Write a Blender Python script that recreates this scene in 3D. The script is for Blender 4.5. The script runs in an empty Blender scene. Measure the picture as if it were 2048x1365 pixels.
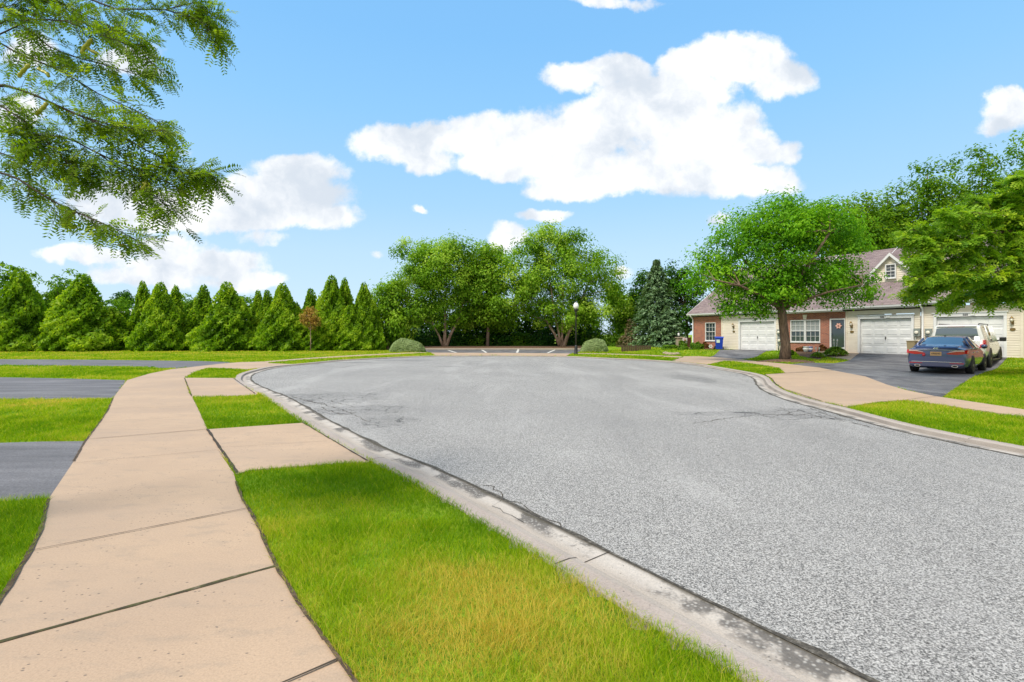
import bpy, bmesh, math, random
import numpy as np
from mathutils import Vector, Matrix
from mathutils.geometry import delaunay_2d_cdt

SC = bpy.context.scene
COL = SC.collection
RNG = np.random.default_rng(7)
random.seed(7)
R = math.radians

# ------------------------------------------------------------------ camera
CAMH, F, CX, HY = 1.5, 1000.0, 1024.0, 670.0
cd = bpy.data.cameras.new('camera')
cam = bpy.data.objects.new('camera', cd)
COL.objects.link(cam)
cam.location = (0, 0, CAMH)
cam.rotation_euler = (R(90), 0, 0)
cd.sensor_width = 36.0
cd.lens = 36.0 * F / 2048.0
cd.shift_y = -(682.5 - HY) / 2048.0
cd.clip_end = 9000
cd.clip_start = 0.05
SC.camera = cam

# ------------------------------------------------------------------ light
SUN_AZ_X, SUN_AZ_Y, SUN_EL = -0.72, -0.69, R(56)
sd = bpy.data.lights.new('sun', 'SUN')
sd.energy = 2.9
sd.angle = R(16)
sd.color = (1.0, 0.92, 0.80)
so = bpy.data.objects.new('sun', sd)
COL.objects.link(so)
sdir = Vector((SUN_AZ_X, SUN_AZ_Y, 0)).normalized() * math.cos(SUN_EL) + Vector((0, 0, math.sin(SUN_EL)))
so.rotation_euler = sdir.to_track_quat('Z', 'Y').to_euler()
SC.view_settings.view_transform = 'Standard'
SC.view_settings.look = 'None'
SC.view_settings.exposure = 0.58
SC.view_settings.gamma = 1.0
SC.render.film_transparent = False
SC.cycles.max_bounces = 6
SC.cycles.diffuse_bounces = 3
SC.cycles.glossy_bounces = 3
SC.cycles.transmission_bounces = 4
SC.cycles.transparent_max_bounces = 6


class NT:
    """small helper round a node tree"""
    def __init__(self, tree):
        self.t = tree
        tree.nodes.clear()

    def n(self, kind, **kw):
        nd = self.t.nodes.new(kind)
        for k, v in kw.items():
            setattr(nd, k, v)
        return nd

    def l(self, a, b):
        self.t.links.new(a, b)

    def val(self, sock, v):
        if hasattr(v, 'is_output') or isinstance(v, bpy.types.NodeSocket):
            self.l(v, sock)
        else:
            sock.default_value = v

    def math(self, op, a, b=None, c=None, clamp=False):
        m = self.n('ShaderNodeMath', operation=op)
        m.use_clamp = clamp
        self.val(m.inputs[0], a)
        if b is not None:
            self.val(m.inputs[1], b)
        if c is not None:
            self.val(m.inputs[2], c)
        return m.outputs[0]

    def vmath(self, op, a, b=None):
        m = self.n('ShaderNodeVectorMath', operation=op)
        self.val(m.inputs[0], a)
        if b is not None:
            self.val(m.inputs[1], b)
        return m.outputs['Value'] if op in ('LENGTH', 'DISTANCE', 'DOT_PRODUCT') else m.outputs[0]

    def mix(self, fac, a, b, blend='MIX'):
        m = self.n('ShaderNodeMix', data_type='RGBA', blend_type=blend)
        self.val(m.inputs[0], fac)
        self.val(m.inputs[6], a if not isinstance(a, tuple) else (*a[:3], 1))
        self.val(m.inputs[7], b if not isinstance(b, tuple) else (*b[:3], 1))
        return m.outputs[2]

    def noise(self, vec, scale, detail=4, rough=0.55, dist=0.0, color=False):
        m = self.n('ShaderNodeTexNoise')
        if vec is not None:
            self.l(vec, m.inputs['Vector'])
        m.inputs['Scale'].default_value = scale
        m.inputs['Detail'].default_value = detail
        m.inputs['Roughness'].default_value = rough
        m.inputs['Distortion'].default_value = dist
        return m.outputs['Color' if color else 'Fac']

    def ramp(self, fac, stops, interp='LINEAR'):
        m = self.n('ShaderNodeValToRGB')
        m.color_ramp.interpolation = interp
        e = m.color_ramp.elements
        while len(e) < len(stops):
            e.new(0.5)
        for k, (p, c) in enumerate(stops):
            e[k].position = p
            e[k].color = (*c, 1) if isinstance(c, tuple) else (c, c, c, 1)
        self.l(fac, m.inputs[0])
        return m.outputs[0]

    def smooth(self, x, lo, hi):
        m = self.n('ShaderNodeMapRange', interpolation_type='SMOOTHSTEP')
        self.val(m.inputs['Value'], x)
        m.inputs['From Min'].default_value = lo
        m.inputs['From Max'].default_value = hi
        return m.outputs['Result']


# ------------------------------------------------------------------ sky with clouds
def build_world():
    w = bpy.data.worlds.new('World')
    SC.world = w
    w.use_nodes = True
    N = NT(w.node_tree)
    sky = N.n('ShaderNodeTexSky', sky_type='NISHITA')
    sky.sun_disc = False
    sky.sun_elevation = SUN_EL
    sky.sun_rotation = math.atan2(SUN_AZ_X, SUN_AZ_Y)
    sky.altitude = 50
    sky.air_density = 1.0
    sky.dust_density = 0.6
    sky.ozone_density = 1.0
    tc = N.n('ShaderNodeTexCoord')
    d = tc.outputs['Generated']
    sp = N.n('ShaderNodeSeparateXYZ')
    N.l(d, sp.inputs[0])
    yy = N.math('MAXIMUM', sp.outputs[1], 0.03)
    u = N.math('DIVIDE', sp.outputs[0], yy)
    v = N.math('DIVIDE', sp.outputs[2], yy)
    cb = N.n('ShaderNodeCombineXYZ')
    N.l(u, cb.inputs[0])
    N.l(v, cb.inputs[1])
    uv = cb.outputs[0]
    # break up the outlines with two sizes of noise
    w1 = N.vmath('SUBTRACT', N.noise(uv, 5.0, 4, 0.55, color=True), (0.5, 0.5, 0.5))
    w2 = N.vmath('SUBTRACT', N.noise(uv, 22.0, 5, 0.62, color=True), (0.5, 0.5, 0.5))
    def scaled(x, k):
        m = N.n('ShaderNodeVectorMath', operation='SCALE')
        N.l(x, m.inputs[0])
        m.inputs['Scale'].default_value = k
        return m.outputs[0]
    uvw = N.vmath('ADD', uv, N.vmath('ADD', scaled(w1, 0.075), scaled(w2, 0.03)))
    blobs = [
        # main cloud
        (1475, 118, 110, 52, 1.0), (1560, 165, 75, 42, 1.0), (1370, 135, 65, 45, 1), (1250, 128, 62, 34, 1), (1140, 152, 60, 32, .85), (1200, 140, 50, 32, 1),
        (1330, 180, 150, 40, 1), (1260, 235, 190, 50, 1), (1400, 260, 130, 70, 1), (1120, 275, 180, 52, 1), (960, 275, 120, 36, 1),
        (800, 285, 110, 44, 1), (850, 320, 60, 32, .9), (1000, 325, 110, 36, 1), (1180, 345, 140, 48, 1), (1330, 340, 160, 50, 1),
        (1490, 300, 75, 45, 1), (1500, 365, 110, 34, 1), (1130, 382, 85, 22, .9), (1560, 310, 40, 24, .7),
        # left clouds
        (600, 345, 100, 38, 1), (560, 395, 150, 46, 1), (420, 400, 180, 40, .9), (330, 425, 190, 36, .85), (640, 435, 80, 26, .9), (470, 440, 160, 30, .9),
        (230, 400, 120, 40, .8), (180, 505, 110, 20, .8), (330, 495, 90, 30, .8), (430, 520, 110, 28, .85), (300, 555, 130, 26, .8),
        (480, 553, 100, 22, .8), (350, 530, 150, 30, .75),
        # small ones
        (1090, 433, 62, 14, .8), (1015, 478, 46, 28, .9), (832, 428, 20, 8, .6), (1440, 432, 34, 14, .6), (520, 480, 50, 14, .5),
        (2030, 215, 75, 40, 1), (2000, 245, 55, 20, .8), (1230, 5, 110, 12, .6), (260, 120, 70, 32, .7), (60, 95, 60, 40, .7), (310, 145, 40, 12, .5),
        (1250, 545, 20, 12, .6), (360, 300, 30, 12, .25), (30, 210, 60, 40, .6), (760, 505, 16, 8, .4),
        # above and beside the frame
        (-400, 200, 300, 90, .9), (-700, 500, 300, 60, .9), (2500, 350, 260, 80, .9), (2900, 120, 300, 90, .9), (1100, -500, 420, 130, .9), (200, -400, 300, 110, .9),
    ]
    dens = None
    for (px, py, a, b, k) in blobs:
        u0, v0 = (px - CX) / F, (HY - py) / F
        t = N.vmath('SUBTRACT', uvw, (u0, v0, 0))
        t = N.vmath('MULTIPLY', t, (F / (a * 1.12), F / (b * 1.18), 0))
        L = N.vmath('DOT_PRODUCT', t, t)
        e = N.math('MULTIPLY_ADD', L, -k, k)
        dens = e if dens is None else N.math('SMOOTH_MAX', dens, e, 0.35)
    fine = N.noise(uv, 15.0, 8, 0.66)
    dens2 = N.math('ADD', dens, N.math('MULTIPLY_ADD', fine, 1.3, -0.68))
    mask = N.smooth(dens2, 0.03, 0.55)
    # the half of the sky behind the camera: mostly cloud, added out of view to whiten and warm the light
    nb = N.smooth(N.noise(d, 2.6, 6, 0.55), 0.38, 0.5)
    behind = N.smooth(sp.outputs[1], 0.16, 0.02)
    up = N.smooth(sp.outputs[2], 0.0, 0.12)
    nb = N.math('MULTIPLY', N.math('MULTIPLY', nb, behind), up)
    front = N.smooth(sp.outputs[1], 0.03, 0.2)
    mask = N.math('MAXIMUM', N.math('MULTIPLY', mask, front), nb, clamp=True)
    # soft grey bellies: noise-shaded body of the cloud
    belly = N.smooth(N.noise(uvw, 6.0, 6, 0.58), 0.40, 0.66)
    ccol = N.mix(belly, (5.3, 5.35, 5.4), (3.45, 3.8, 4.25))
    tint = N.mix(1.0, sky.outputs[0], (1.35, 1.52, 1.42), 'MULTIPLY')
    k5 = 1 / 6.0
    grad = N.ramp(sp.outputs[2], [(0.0, (3.0 * k5, 3.8 * k5, 4.7 * k5)), (0.157, (2.5 * k5, 3.6 * k5, 4.75 * k5)), (0.247, (1.95 * k5, 3.32 * k5, 4.75 * k5)),
                                  (0.40, (1.42 * k5, 3.0 * k5, 4.8 * k5)), (0.51, (1.17 * k5, 2.74 * k5, 4.75 * k5)), (1.0, (0.8 * k5, 2.1 * k5, 4.2 * k5))])
    grad = N.mix(1.0, grad, (6.0, 6.0, 6.0), 'MULTIPLY')
    tint = N.mix(0.92, tint, grad)
    ccol = N.mix(behind, ccol, (5.1, 4.85, 4.4))  # warm white for the added unseen clouds, offsets the blue sky light
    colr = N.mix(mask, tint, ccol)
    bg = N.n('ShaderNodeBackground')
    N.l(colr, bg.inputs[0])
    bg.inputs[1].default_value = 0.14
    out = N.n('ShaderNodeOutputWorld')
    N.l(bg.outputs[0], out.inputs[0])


build_world()


# ------------------------------------------------------------------ materials
def mat(name, color=(0.5, 0.5, 0.5), rough=0.6, metal=0.0, coat=0.0, spec=0.5, fn=None, emit=None):
    m = bpy.data.materials.new(name)
    m.use_nodes = True
    N = NT(m.node_tree)
    b = N.n('ShaderNodeBsdfPrincipled')
    o = N.n('ShaderNodeOutputMaterial')
    N.l(b.outputs[0], o.inputs[0])
    b.inputs['Base Color'].default_value = (*color, 1)
    b.inputs['Roughness'].default_value = rough
    b.inputs['Metallic'].default_value = metal
    b.inputs['Coat Weight'].default_value = coat
    b.inputs['Specular IOR Level'].default_value = spec
    if fn:
        fn(N, b)
    else:   # a faint unevenness so that nothing is perfectly flat
        tc = N.n('ShaderNodeTexCoord')
        f = N.noise(tc.outputs['Object'], 6.0, 5, 0.6)
        N.l(N.mix(N.math('MULTIPLY', f, 0.25), color, tuple(c * 0.72 for c in color)), b.inputs['Base Color'])
    return m


def bump(N, b, h, strength=0.3, dist=0.01):
    bp = N.n('ShaderNodeBump')
    bp.inputs['Strength'].default_value = strength
    bp.inputs['Distance'].default_value = dist
    N.l(h, bp.inputs['Height'])
    N.l(bp.outputs[0], b.inputs['Normal'])


def objco(N):
    return N.n('ShaderNodeTexCoord').outputs['Object']


def leaf_mat(name, dark, mid, light, trans=0.35, rough=0.5, spec=0.18):
    m = bpy.data.materials.new(name)
    m.use_nodes = True
    N = NT(m.node_tree)
    a = N.n('ShaderNodeAttribute', attribute_name='tone')
    c = N.ramp(a.outputs['Fac'], [(0.0, dark), (0.5, mid), (1.0, light)])
    b = N.n('ShaderNodeBsdfPrincipled')
    N.l(c, b.inputs['Base Color'])
    b.inputs['Roughness'].default_value = rough
    b.inputs['Specular IOR Level'].default_value = spec
    t = N.n('ShaderNodeBsdfTranslucent')
    tcx = N.mix(1.0, c, (1.25, 1.2, 0.5), 'MULTIPLY')
    N.l(tcx, t.inputs[0])
    mx = N.n('ShaderNodeMixShader')
    mx.inputs[0].default_value = trans
    N.l(b.outputs[0], mx.inputs[1])
    N.l(t.outputs[0], mx.inputs[2])
    o = N.n('ShaderNodeOutputMaterial')
    N.l(mx.outputs[0], o.inputs[0])
    return m


def f_road(N, b):
    co = objco(N)
    big = N.noise(co, 0.22, 5, 0.6)
    mid = N.noise(co, 2.4, 4, 0.6)
    st = N.noise(co, 88.0, 3, 0.8)
    st2 = N.noise(co, 130.0, 2, 0.7)
    base = N.ramp(big, [(0.3, (0.275, 0.268, 0.258)), (0.7, (0.345, 0.337, 0.323))])
    base = N.mix(N.math('MULTIPLY', N.smooth(mid, 0.5, 0.75), 0.25), base, (0.29, 0.285, 0.28))
    sp = N.ramp(st, [(0.37, 0.10), (0.49, 0.80), (0.60, 1.65)])
    base = N.mix(1.0, base, sp, 'MULTIPLY')
    sp2 = N.ramp(st2, [(0.35, 0.55), (0.5, 1.0), (0.65, 1.45)])
    base = N.mix(0.7, base, sp2, 'MULTIPLY')
    spx = N.n('ShaderNodeSeparateXYZ')
    N.l(co, spx.inputs[0])
    swirl = N.noise(N.vmath('MULTIPLY', co, (0.7, 0.16, 1)), 0.9, 4, 0.6, 0.6)
    base = N.mix(N.math('MULTIPLY', N.smooth(swirl, 0.5, 0.66), 0.25), base, (0.48, 0.47, 0.455))
    base = N.mix(N.math('MULTIPLY', N.smooth(swirl, 0.46, 0.32), 0.20), base, (0.15, 0.15, 0.15))
    # cracks: net in two worn places and a few long wandering ones
    def zone(x, y, rx, ry):
        t = N.vmath('MULTIPLY', N.vmath('SUBTRACT', co, (x, y, 0)), (1 / rx, 1 / ry, 0))
        return N.smooth(N.math('ADD', N.vmath('LENGTH', t), N.math('MULTIPLY', N.math('SUBTRACT', mid, 0.5), 1.1)), 1.0, 0.55)
    wv = N.vmath('ADD', co, N.vmath('MULTIPLY', N.vmath('SUBTRACT', N.noise(co, 3.0, 3, 0.6, color=True), (0.5, 0.5, 0.5)), (0.6, 0.6, 0)))
    vo = N.n('ShaderNodeTexVoronoi', feature='DISTANCE_TO_EDGE')
    N.l(wv, vo.inputs['Vector'])
    vo.inputs['Scale'].default_value = 2.6
    crack = N.smooth(vo.outputs['Distance'], 0.035, 0.008)
    zs = None
    for z in [(5.9, 9.7, 1.3, 0.9), (4.2, 9.7, 1.2, 0.35), (6.3, 17.6, 0.8, 2.2), (-4.5, 12.2, 1.6, 1.5), (-3.1, 10.2, 1.2, 0.8), (-2.2, 8.9, 0.6, 0.8)]:
        q = zone(*z)
        zs = q if zs is None else N.math('MAXIMUM', zs, q)
    fk = N.math('MULTIPLY', crack, zs)
    base = N.mix(N.math('MULTIPLY', fk, 0.8), base, (0.03, 0.03, 0.03))
    base = N.mix(N.math('MULTIPLY', zs, 0.22), base, (0.09, 0.09, 0.09))
    # tar patches near the far side
    pz = None
    for z in [(-8.9, 27.5, 1.4, .7), (-6.6, 30.0, 2.4, .8), (-10.5, 26.0, 1.0, .5), (-3.0, 24, 1.0, .35)]:
        q = zone(*z)
        pz = q if pz is None else N.math('MAXIMUM', pz, q)
    base = N.mix(N.math('MULTIPLY', pz, 0.4), base, (0.10, 0.10, 0.105))
    N.l(base, b.inputs['Base Color'])
    b.inputs['Roughness'].default_value = 0.85
    bump(N, b, st, 0.45, 0.012)


def f_drive(N, b):
    co = objco(N)
    s = N.vmath('MULTIPLY', co, (0.25, 1.6, 1))
    f = N.noise(s, 1.4, 5, 0.62, 0.4)
    g = N.noise(co, 70, 3, 0.7)
    c = N.ramp(f, [(0.32, (0.085, 0.083, 0.088)), (0.5, (0.13, 0.127, 0.135)), (0.7, (0.195, 0.19, 0.2))])
    c = N.mix(0.75, c, N.ramp(g, [(0.33, 0.55), (0.5, 1.0), (0.66, 1.5)]), 'MULTIPLY')
    N.l(c, b.inputs['Base Color'])
    b.inputs['Roughness'].default_value = 0.8
    bump(N, b, g, 0.35, 0.006)


def f_drive_worn(N, b):
    co = objco(N)
    s = N.vmath('MULTIPLY', co, (0.8, 0.5, 1))
    f = N.noise(s, 1.1, 6, 0.65, 0.8)
    g = N.noise(co, 60, 3, 0.7)
    c = N.ramp(f, [(0.35, (0.06, 0.06, 0.068)), (0.5, (0.12, 0.12, 0.13)), (0.65, (0.185, 0.185, 0.19))])
    c = N.mix(0.75, c, N.ramp(g, [(0.33, 0.55), (0.5, 1.0), (0.66, 1.5)]), 'MULTIPLY')
    N.l(c, b.inputs['Base Color'])
    b.inputs['Roughness'].default_value = 0.8
    bump(N, b, g, 0.35, 0.006)


def f_concrete(N, b):
    co = objco(N)
    big = N.noise(co, 0.55, 5, 0.6)
    mid = N.noise(N.vmath('MULTIPLY', co, (1, 2.2, 1)), 3.2, 5, 0.65)
    fine = N.noise(co, 90, 3, 0.7)
    c = N.ramp(big, [(0.3, (0.385, 0.28, 0.198)), (0.55, (0.445, 0.322, 0.222)), (0.75, (0.475, 0.345, 0.238))])
    c = N.mix(N.math('MULTIPLY', N.smooth(mid, 0.5, 0.70), 0.5), c, (0.31, 0.245, 0.185))
    c = N.mix(0.55, c, N.ramp(fine, [(0.3, 0.72), (0.5, 1.0), (0.7, 1.2)]), 'MULTIPLY')
    pat = N.noise(N.vmath('MULTIPLY', co, (0.4, 1.0, 1)), 0.9, 2, 0.4)
    c = N.mix(N.math('MULTIPLY', N.smooth(pat, 0.45, 0.6), 0.3), c, (0.35, 0.265, 0.20))
    # small dark pock marks, in drifts
    vo = N.n('ShaderNodeTexVoronoi', feature='F1')
    N.l(N.vmath('MULTIPLY', co, (1, 1.5, 1)), vo.inputs['Vector'])
    vo.inputs['Scale'].default_value = 17
    dots = N.math('MULTIPLY', N.smooth(vo.outputs['Distance'], 0.17, 0.09), N.smooth(N.noise(co, 2.2, 4, 0.65), 0.45, 0.58))
    c = N.mix(N.math('MULTIPLY', dots, 0.8), c, (0.09, 0.075, 0.065))
    N.l(c, b.inputs['Base Color'])
    b.inputs['Roughness'].default_value = 0.85
    bump(N, b, fine, 0.25, 0.004)


def f_curb(N, b):
    co = objco(N)
    at = N.n('ShaderNodeAttribute', attribute_name='across').outputs['Fac']
    al = N.n('ShaderNodeAttribute', attribute_name='along').outputs['Fac']
    cb = N.n('ShaderNodeCombineXYZ')
    N.l(N.math('MULTIPLY', al, 0.35), cb.inputs[0])
    N.l(N.math('MULTIPLY', at, 1.2), cb.inputs[1])
    strk = N.noise(cb.outputs[0], 5.0, 5, 0.6)
    big = N.noise(co, 1.3, 4, 0.6)
    fine = N.noise(co, 80, 3, 0.7)
    c = N.ramp(big, [(0.3, (0.35, 0.305, 0.26)), (0.7, (0.45, 0.40, 0.35))])
    c = N.mix(N.math('MULTIPLY', N.smooth(strk, 0.5, 0.7), 0.35), c, (0.27, 0.24, 0.22))
    # pale worn pan towards the asphalt, purple-grey top
    c = N.mix(N.math('MULTIPLY', N.smooth(at, 0.55, 0.8), 0.45), c, (0.54, 0.51, 0.47))
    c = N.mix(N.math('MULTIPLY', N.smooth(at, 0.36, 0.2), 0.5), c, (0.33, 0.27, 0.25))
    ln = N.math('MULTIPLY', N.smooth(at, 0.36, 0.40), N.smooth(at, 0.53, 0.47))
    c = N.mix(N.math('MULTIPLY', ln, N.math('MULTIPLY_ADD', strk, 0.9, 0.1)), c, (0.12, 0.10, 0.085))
    # broken, gravelly places in the pan
    gz = N.math('MULTIPLY', N.smooth(N.noise(co, 1.9, 5, 0.68), 0.46, 0.56), N.smooth(N.math('ADD', at, N.math('MULTIPLY', big, 0.5)), 0.8, 1.0))
    peb = N.n('ShaderNodeTexVoronoi', feature='F1')
    N.l(co, peb.inputs['Vector'])
    peb.inputs['Scale'].default_value = 38
    pc = N.ramp(peb.outputs['Distance'], [(0.15, (0.33, 0.32, 0.30)), (0.45, (0.06, 0.055, 0.05))])
    c = N.mix(N.math('MULTIPLY', gz, 0.8), c, pc)
    vo = N.n('ShaderNodeTexVoronoi', feature='F1')
    N.l(co, vo.inputs['Vector'])
    vo.inputs['Scale'].default_value = 26
    dots = N.math('MULTIPLY', N.smooth(vo.outputs['Distance'], 0.2, 0.1), N.smooth(N.noise(co, 3.1, 3, 0.6), 0.45, 0.6))
    c = N.mix(N.math('MULTIPLY', dots, 0.7), c, (0.10, 0.095, 0.085))
    c = N.mix(N.math('MULTIPLY', N.smooth(N.math('ADD', at, N.math('MULTIPLY', strk, 0.12)), 0.93, 1.03), 0.85), c, (0.07, 0.06, 0.04))
    c = N.mix(0.6, c, N.ramp(fine, [(0.3, 0.7), (0.5, 1.0), (0.7, 1.25)]), 'MULTIPLY')
    N.l(c, b.inputs['Base Color'])
    b.inputs['Roughness'].default_value = 0.88
    bump(N, b, N.math('ADD', fine, N.math('MULTIPLY', gz, peb.outputs['Distance'])), 0.4, 0.012)


def f_ground(N, b):
    co = objco(N)
    big = N.noise(co, 0.16, 4, 0.6)
    mid = N.noise(co, 0.9, 5, 0.62)
    fine = N.noise(N.vmath('MULTIPLY', co, (1, 0.45, 1)), 42, 3, 0.75)
    c = N.ramp(mid, [(0.32, (0.11, 0.22, 0.012)), (0.5, (0.18, 0.31, 0.014)), (0.68, (0.28, 0.35, 0.022))])
    c = N.mix(N.math('MULTIPLY', N.smooth(big, 0.5, 0.68), 0.5), c, (0.25, 0.26, 0.03))
    c = N.mix(0.8, c, N.ramp(fine, [(0.3, 0.5), (0.5, 0.95), (0.7, 1.5)]), 'MULTIPLY')
    N.l(c, b.inputs['Base Color'])
    b.inputs['Roughness'].default_value = 0.9
    b.inputs['Specular IOR Level'].default_value = 0.15
    bump(N, b, fine, 0.8, 0.04)


def f_soil(N, b):
    co = objco(N)
    f = N.noise(co, 14, 5, 0.7)
    c = N.ramp(f, [(0.35, (0.035, 0.022, 0.015)), (0.55, (0.09, 0.06, 0.035)), (0.72, (0.17, 0.12, 0.07))])
    N.l(c, b.inputs['Base Color'])
    b.inputs['Roughness'].default_value = 0.95
    bump(N, b, f, 0.8, 0.03)


def f_mulch(N, b):
    co = objco(N)
    f = N.noise(co, 9, 5, 0.7)
    c = N.ramp(f, [(0.35, (0.05, 0.026, 0.016)), (0.55, (0.14, 0.08, 0.045)), (0.72, (0.24, 0.15, 0.085))])
    N.l(c, b.inputs['Base Color'])
    b.inputs['Roughness'].default_value = 0.95
    bump(N, b, f, 0.8, 0.05)


def f_bark(N, b):
    co = objco(N)
    f = N.noise(N.vmath('MULTIPLY', co, (1, 1, 0.22)), 14, 5, 0.65, 0.5)
    c = N.ramp(f, [(0.35, (0.06, 0.04, 0.028)), (0.55, (0.17, 0.115, 0.08)), (0.75, (0.28, 0.20, 0.14))])
    N.l(c, b.inputs['Base Color'])
    b.inputs['Roughness'].default_value = 0.92
    bump(N, b, f, 0.9, 0.03)


def f_barkpale(N, b):
    co = objco(N)
    f = N.noise(N.vmath('MULTIPLY', co, (1, 1, 0.4)), 5, 5, 0.65, 0.6)
    c = N.ramp(f, [(0.35, (0.16, 0.10, 0.075)), (0.55, (0.36, 0.25, 0.19)), (0.75, (0.52, 0.40, 0.33))])
    N.l(c, b.inputs['Base Color'])
    b.inputs['Roughness'].default_value = 0.85
    bump(N, b, f, 0.6, 0.03)


def wallco(N):
    co = objco(N)
    sp = N.n('ShaderNodeSeparateXYZ')
    N.l(co, sp.inputs[0])
    cb = N.n('ShaderNodeCombineXYZ')
    N.l(N.math('ADD', sp.outputs[0], sp.outputs[1]), cb.inputs[0])
    N.l(sp.outputs[2], cb.inputs[1])
    return cb.outputs[0], co


def f_brick(N, b):
    v, co = wallco(N)
    t = N.n('ShaderNodeTexBrick')
    N.l(v, t.inputs['Vector'])
    t.inputs['Scale'].default_value = 1.0
    t.inputs['Brick Width'].default_value = 0.215
    t.inputs['Row Height'].default_value = 0.076
    t.inputs['Mortar Size'].default_value = 0.009
    t.inputs['Color1'].default_value = (0.40, 0.125, 0.065, 1)
    t.inputs['Color2'].default_value = (0.21, 0.060, 0.040, 1)
    t.inputs['Mortar'].default_value = (0.36, 0.27, 0.22, 1)
    f = N.noise(v, 9.0, 4, 0.6)
    c = N.mix(N.math('MULTIPLY', N.smooth(f, 0.5, 0.75), 0.45), t.outputs['Color'], (0.46, 0.22, 0.14))
    N.l(c, b.inputs['Base Color'])
    b.inputs['Roughness'].default_value = 0.9
    bump(N, b, t.outputs['Fac'], -0.35, 0.008)


def f_shingle(N, b):
    v, co = None, objco(N)
    sp = N.n('ShaderNodeSeparateXYZ')
    N.l(co, sp.inputs[0])
    cb = N.n('ShaderNodeCombineXYZ')
    N.l(sp.outputs[0], cb.inputs[0])
    N.l(N.math('MULTIPLY', sp.outputs[1], 1.19), cb.inputs[1])
    t = N.n('ShaderNodeTexBrick')
    N.l(cb.outputs[0], t.inputs['Vector'])
    t.inputs['Scale'].default_value = 1.0
    t.inputs['Brick Width'].default_value = 0.34
    t.inputs['Row Height'].default_value = 0.15
    t.inputs['Mortar Size'].default_value = 0.012
    t.inputs['Mortar Smooth'].default_value = 0.6
    t.inputs['Bias'].default_value = -0.1
    t.inputs['Color1'].default_value = (0.255, 0.20, 0.20, 1)
    t.inputs['Color2'].default_value = (0.155, 0.112, 0.118, 1)
    t.inputs['Mortar'].default_value = (0.075, 0.058, 0.06, 1)
    f = N.noise(co, 0.7, 4, 0.6)
    g = N.noise(co, 60, 2, 0.6)
    c = N.mix(N.math('MULTIPLY', N.smooth(f, 0.45, 0.7), 0.35), t.outputs['Color'], (0.28, 0.225, 0.21))
    c = N.mix(0.5, c, N.ramp(g, [(0.3, 0.7), (0.7, 1.3)]), 'MULTIPLY')
    N.l(c, b.inputs['Base Color'])
    b.inputs['Roughness'].default_value = 0.92
    bump(N, b, t.outputs['Fac'], -0.5, 0.02)


def f_paintwhite(N, b):
    co = objco(N)
    f = N.noise(co, 2.2, 5, 0.6)
    c = N.ramp(f, [(0.3, (0.62, 0.63, 0.64)), (0.6, (0.72, 0.73, 0.735))])
    N.l(c, b.inputs['Base Color'])


def f_siding(N, b):
    co = objco(N)
    f = N.noise(N.vmath('MULTIPLY', co, (0.3, 1, 1.6)), 3.0, 5, 0.65)
    c = N.ramp(f, [(0.3, (0.64, 0.575, 0.475)), (0.6, (0.73, 0.67, 0.57))])
    N.l(c, b.inputs['Base Color'])


M = {}
M['road'] = mat('asphalt_old', fn=f_road)
M['drive'] = mat('asphalt_sealed', fn=f_drive)
M['worn'] = mat('asphalt_worn', fn=f_drive_worn)
M['concrete'] = mat('concrete', fn=f_concrete)
M['curb'] = mat('concrete_curb', fn=f_curb)
M['ground'] = mat('lawn_ground', fn=f_ground)
M['soil'] = mat('soil', fn=f_soil)
M['mulch'] = mat('mulch', fn=f_mulch)
M['bark'] = mat('bark', fn=f_bark)
M['twig'] = mat('twig_dark', (0.045, 0.032, 0.02), 0.9)
M['barkpale'] = mat('bark_pale', fn=f_barkpale)
M['brick'] = mat('brick', fn=f_brick)
M['shingle'] = mat('shingle', fn=f_shingle)
M['white'] = mat('white_paint', fn=f_paintwhite, rough=0.6, spec=0.3)
M['siding'] = mat('cream_siding', fn=f_siding, rough=0.55)
M['stripe'] = mat('road_paint', (0.62, 0.62, 0.60), 0.7)
M['black'] = mat('black_paint', (0.012, 0.013, 0.014), 0.4)
M['grit'] = mat('gutter_grit', fn=lambda N, b: N.l(N.ramp(N.noise(objco(N), 30, 4, 0.75), [(0.35, (0.03, 0.027, 0.022)), (0.55, (0.085, 0.075, 0.06)), (0.72, (0.26, 0.24, 0.21))]), b.inputs['Base Color']), rough=0.95)
M['darkjoint'] = mat('joint_dirt', (0.045, 0.034, 0.022), 0.95)
M['moss'] = mat('joint_moss', fn=lambda N, b: N.l(N.ramp(N.noise(objco(N), 9, 4, 0.7), [(0.35, (0.035, 0.025, 0.018)), (0.55, (0.07, 0.07, 0.02)), (0.7, (0.16, 0.13, 0.09))]), b.inputs['Base Color']), rough=0.95)
M['glass'] = mat('window_glass', (0.035, 0.05, 0.062), 0.06, spec=0.9)
M['blind'] = mat('window_blind', (0.27, 0.29, 0.29), 0.25, coat=0.6)
M['carglass'] = mat('car_glass', (0.02, 0.03, 0.032), 0.03, spec=1.0, coat=1.0)
M['carglass'].node_tree.nodes['Principled BSDF'].inputs['IOR'].default_value = 1.9
M['brass'] = mat('brass', (0.30, 0.20, 0.075), 0.35, metal=0.8)
M['lampglass'] = mat('lamp_glass', (0.75, 0.72, 0.62), 0.2)
M['globe'] = mat('globe_glass', (0.80, 0.82, 0.84), 0.25)
M['galv'] = mat('meter_grey', (0.26, 0.29, 0.27), 0.5, metal=0.2)
M['gutter'] = mat('gutter_white', (0.60, 0.62, 0.64), 0.6, spec=0.3)
M['number'] = mat('number_black', (0.01, 0.01, 0.01), 0.5)
M['binblue'] = mat('bin_blue', (0.006, 0.045, 0.40), 0.4)
M['label'] = mat('sticker', (0.55, 0.68, 0.60), 0.5)
M['rubber'] = mat('rubber', (0.014, 0.014, 0.015), 0.75)
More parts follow.
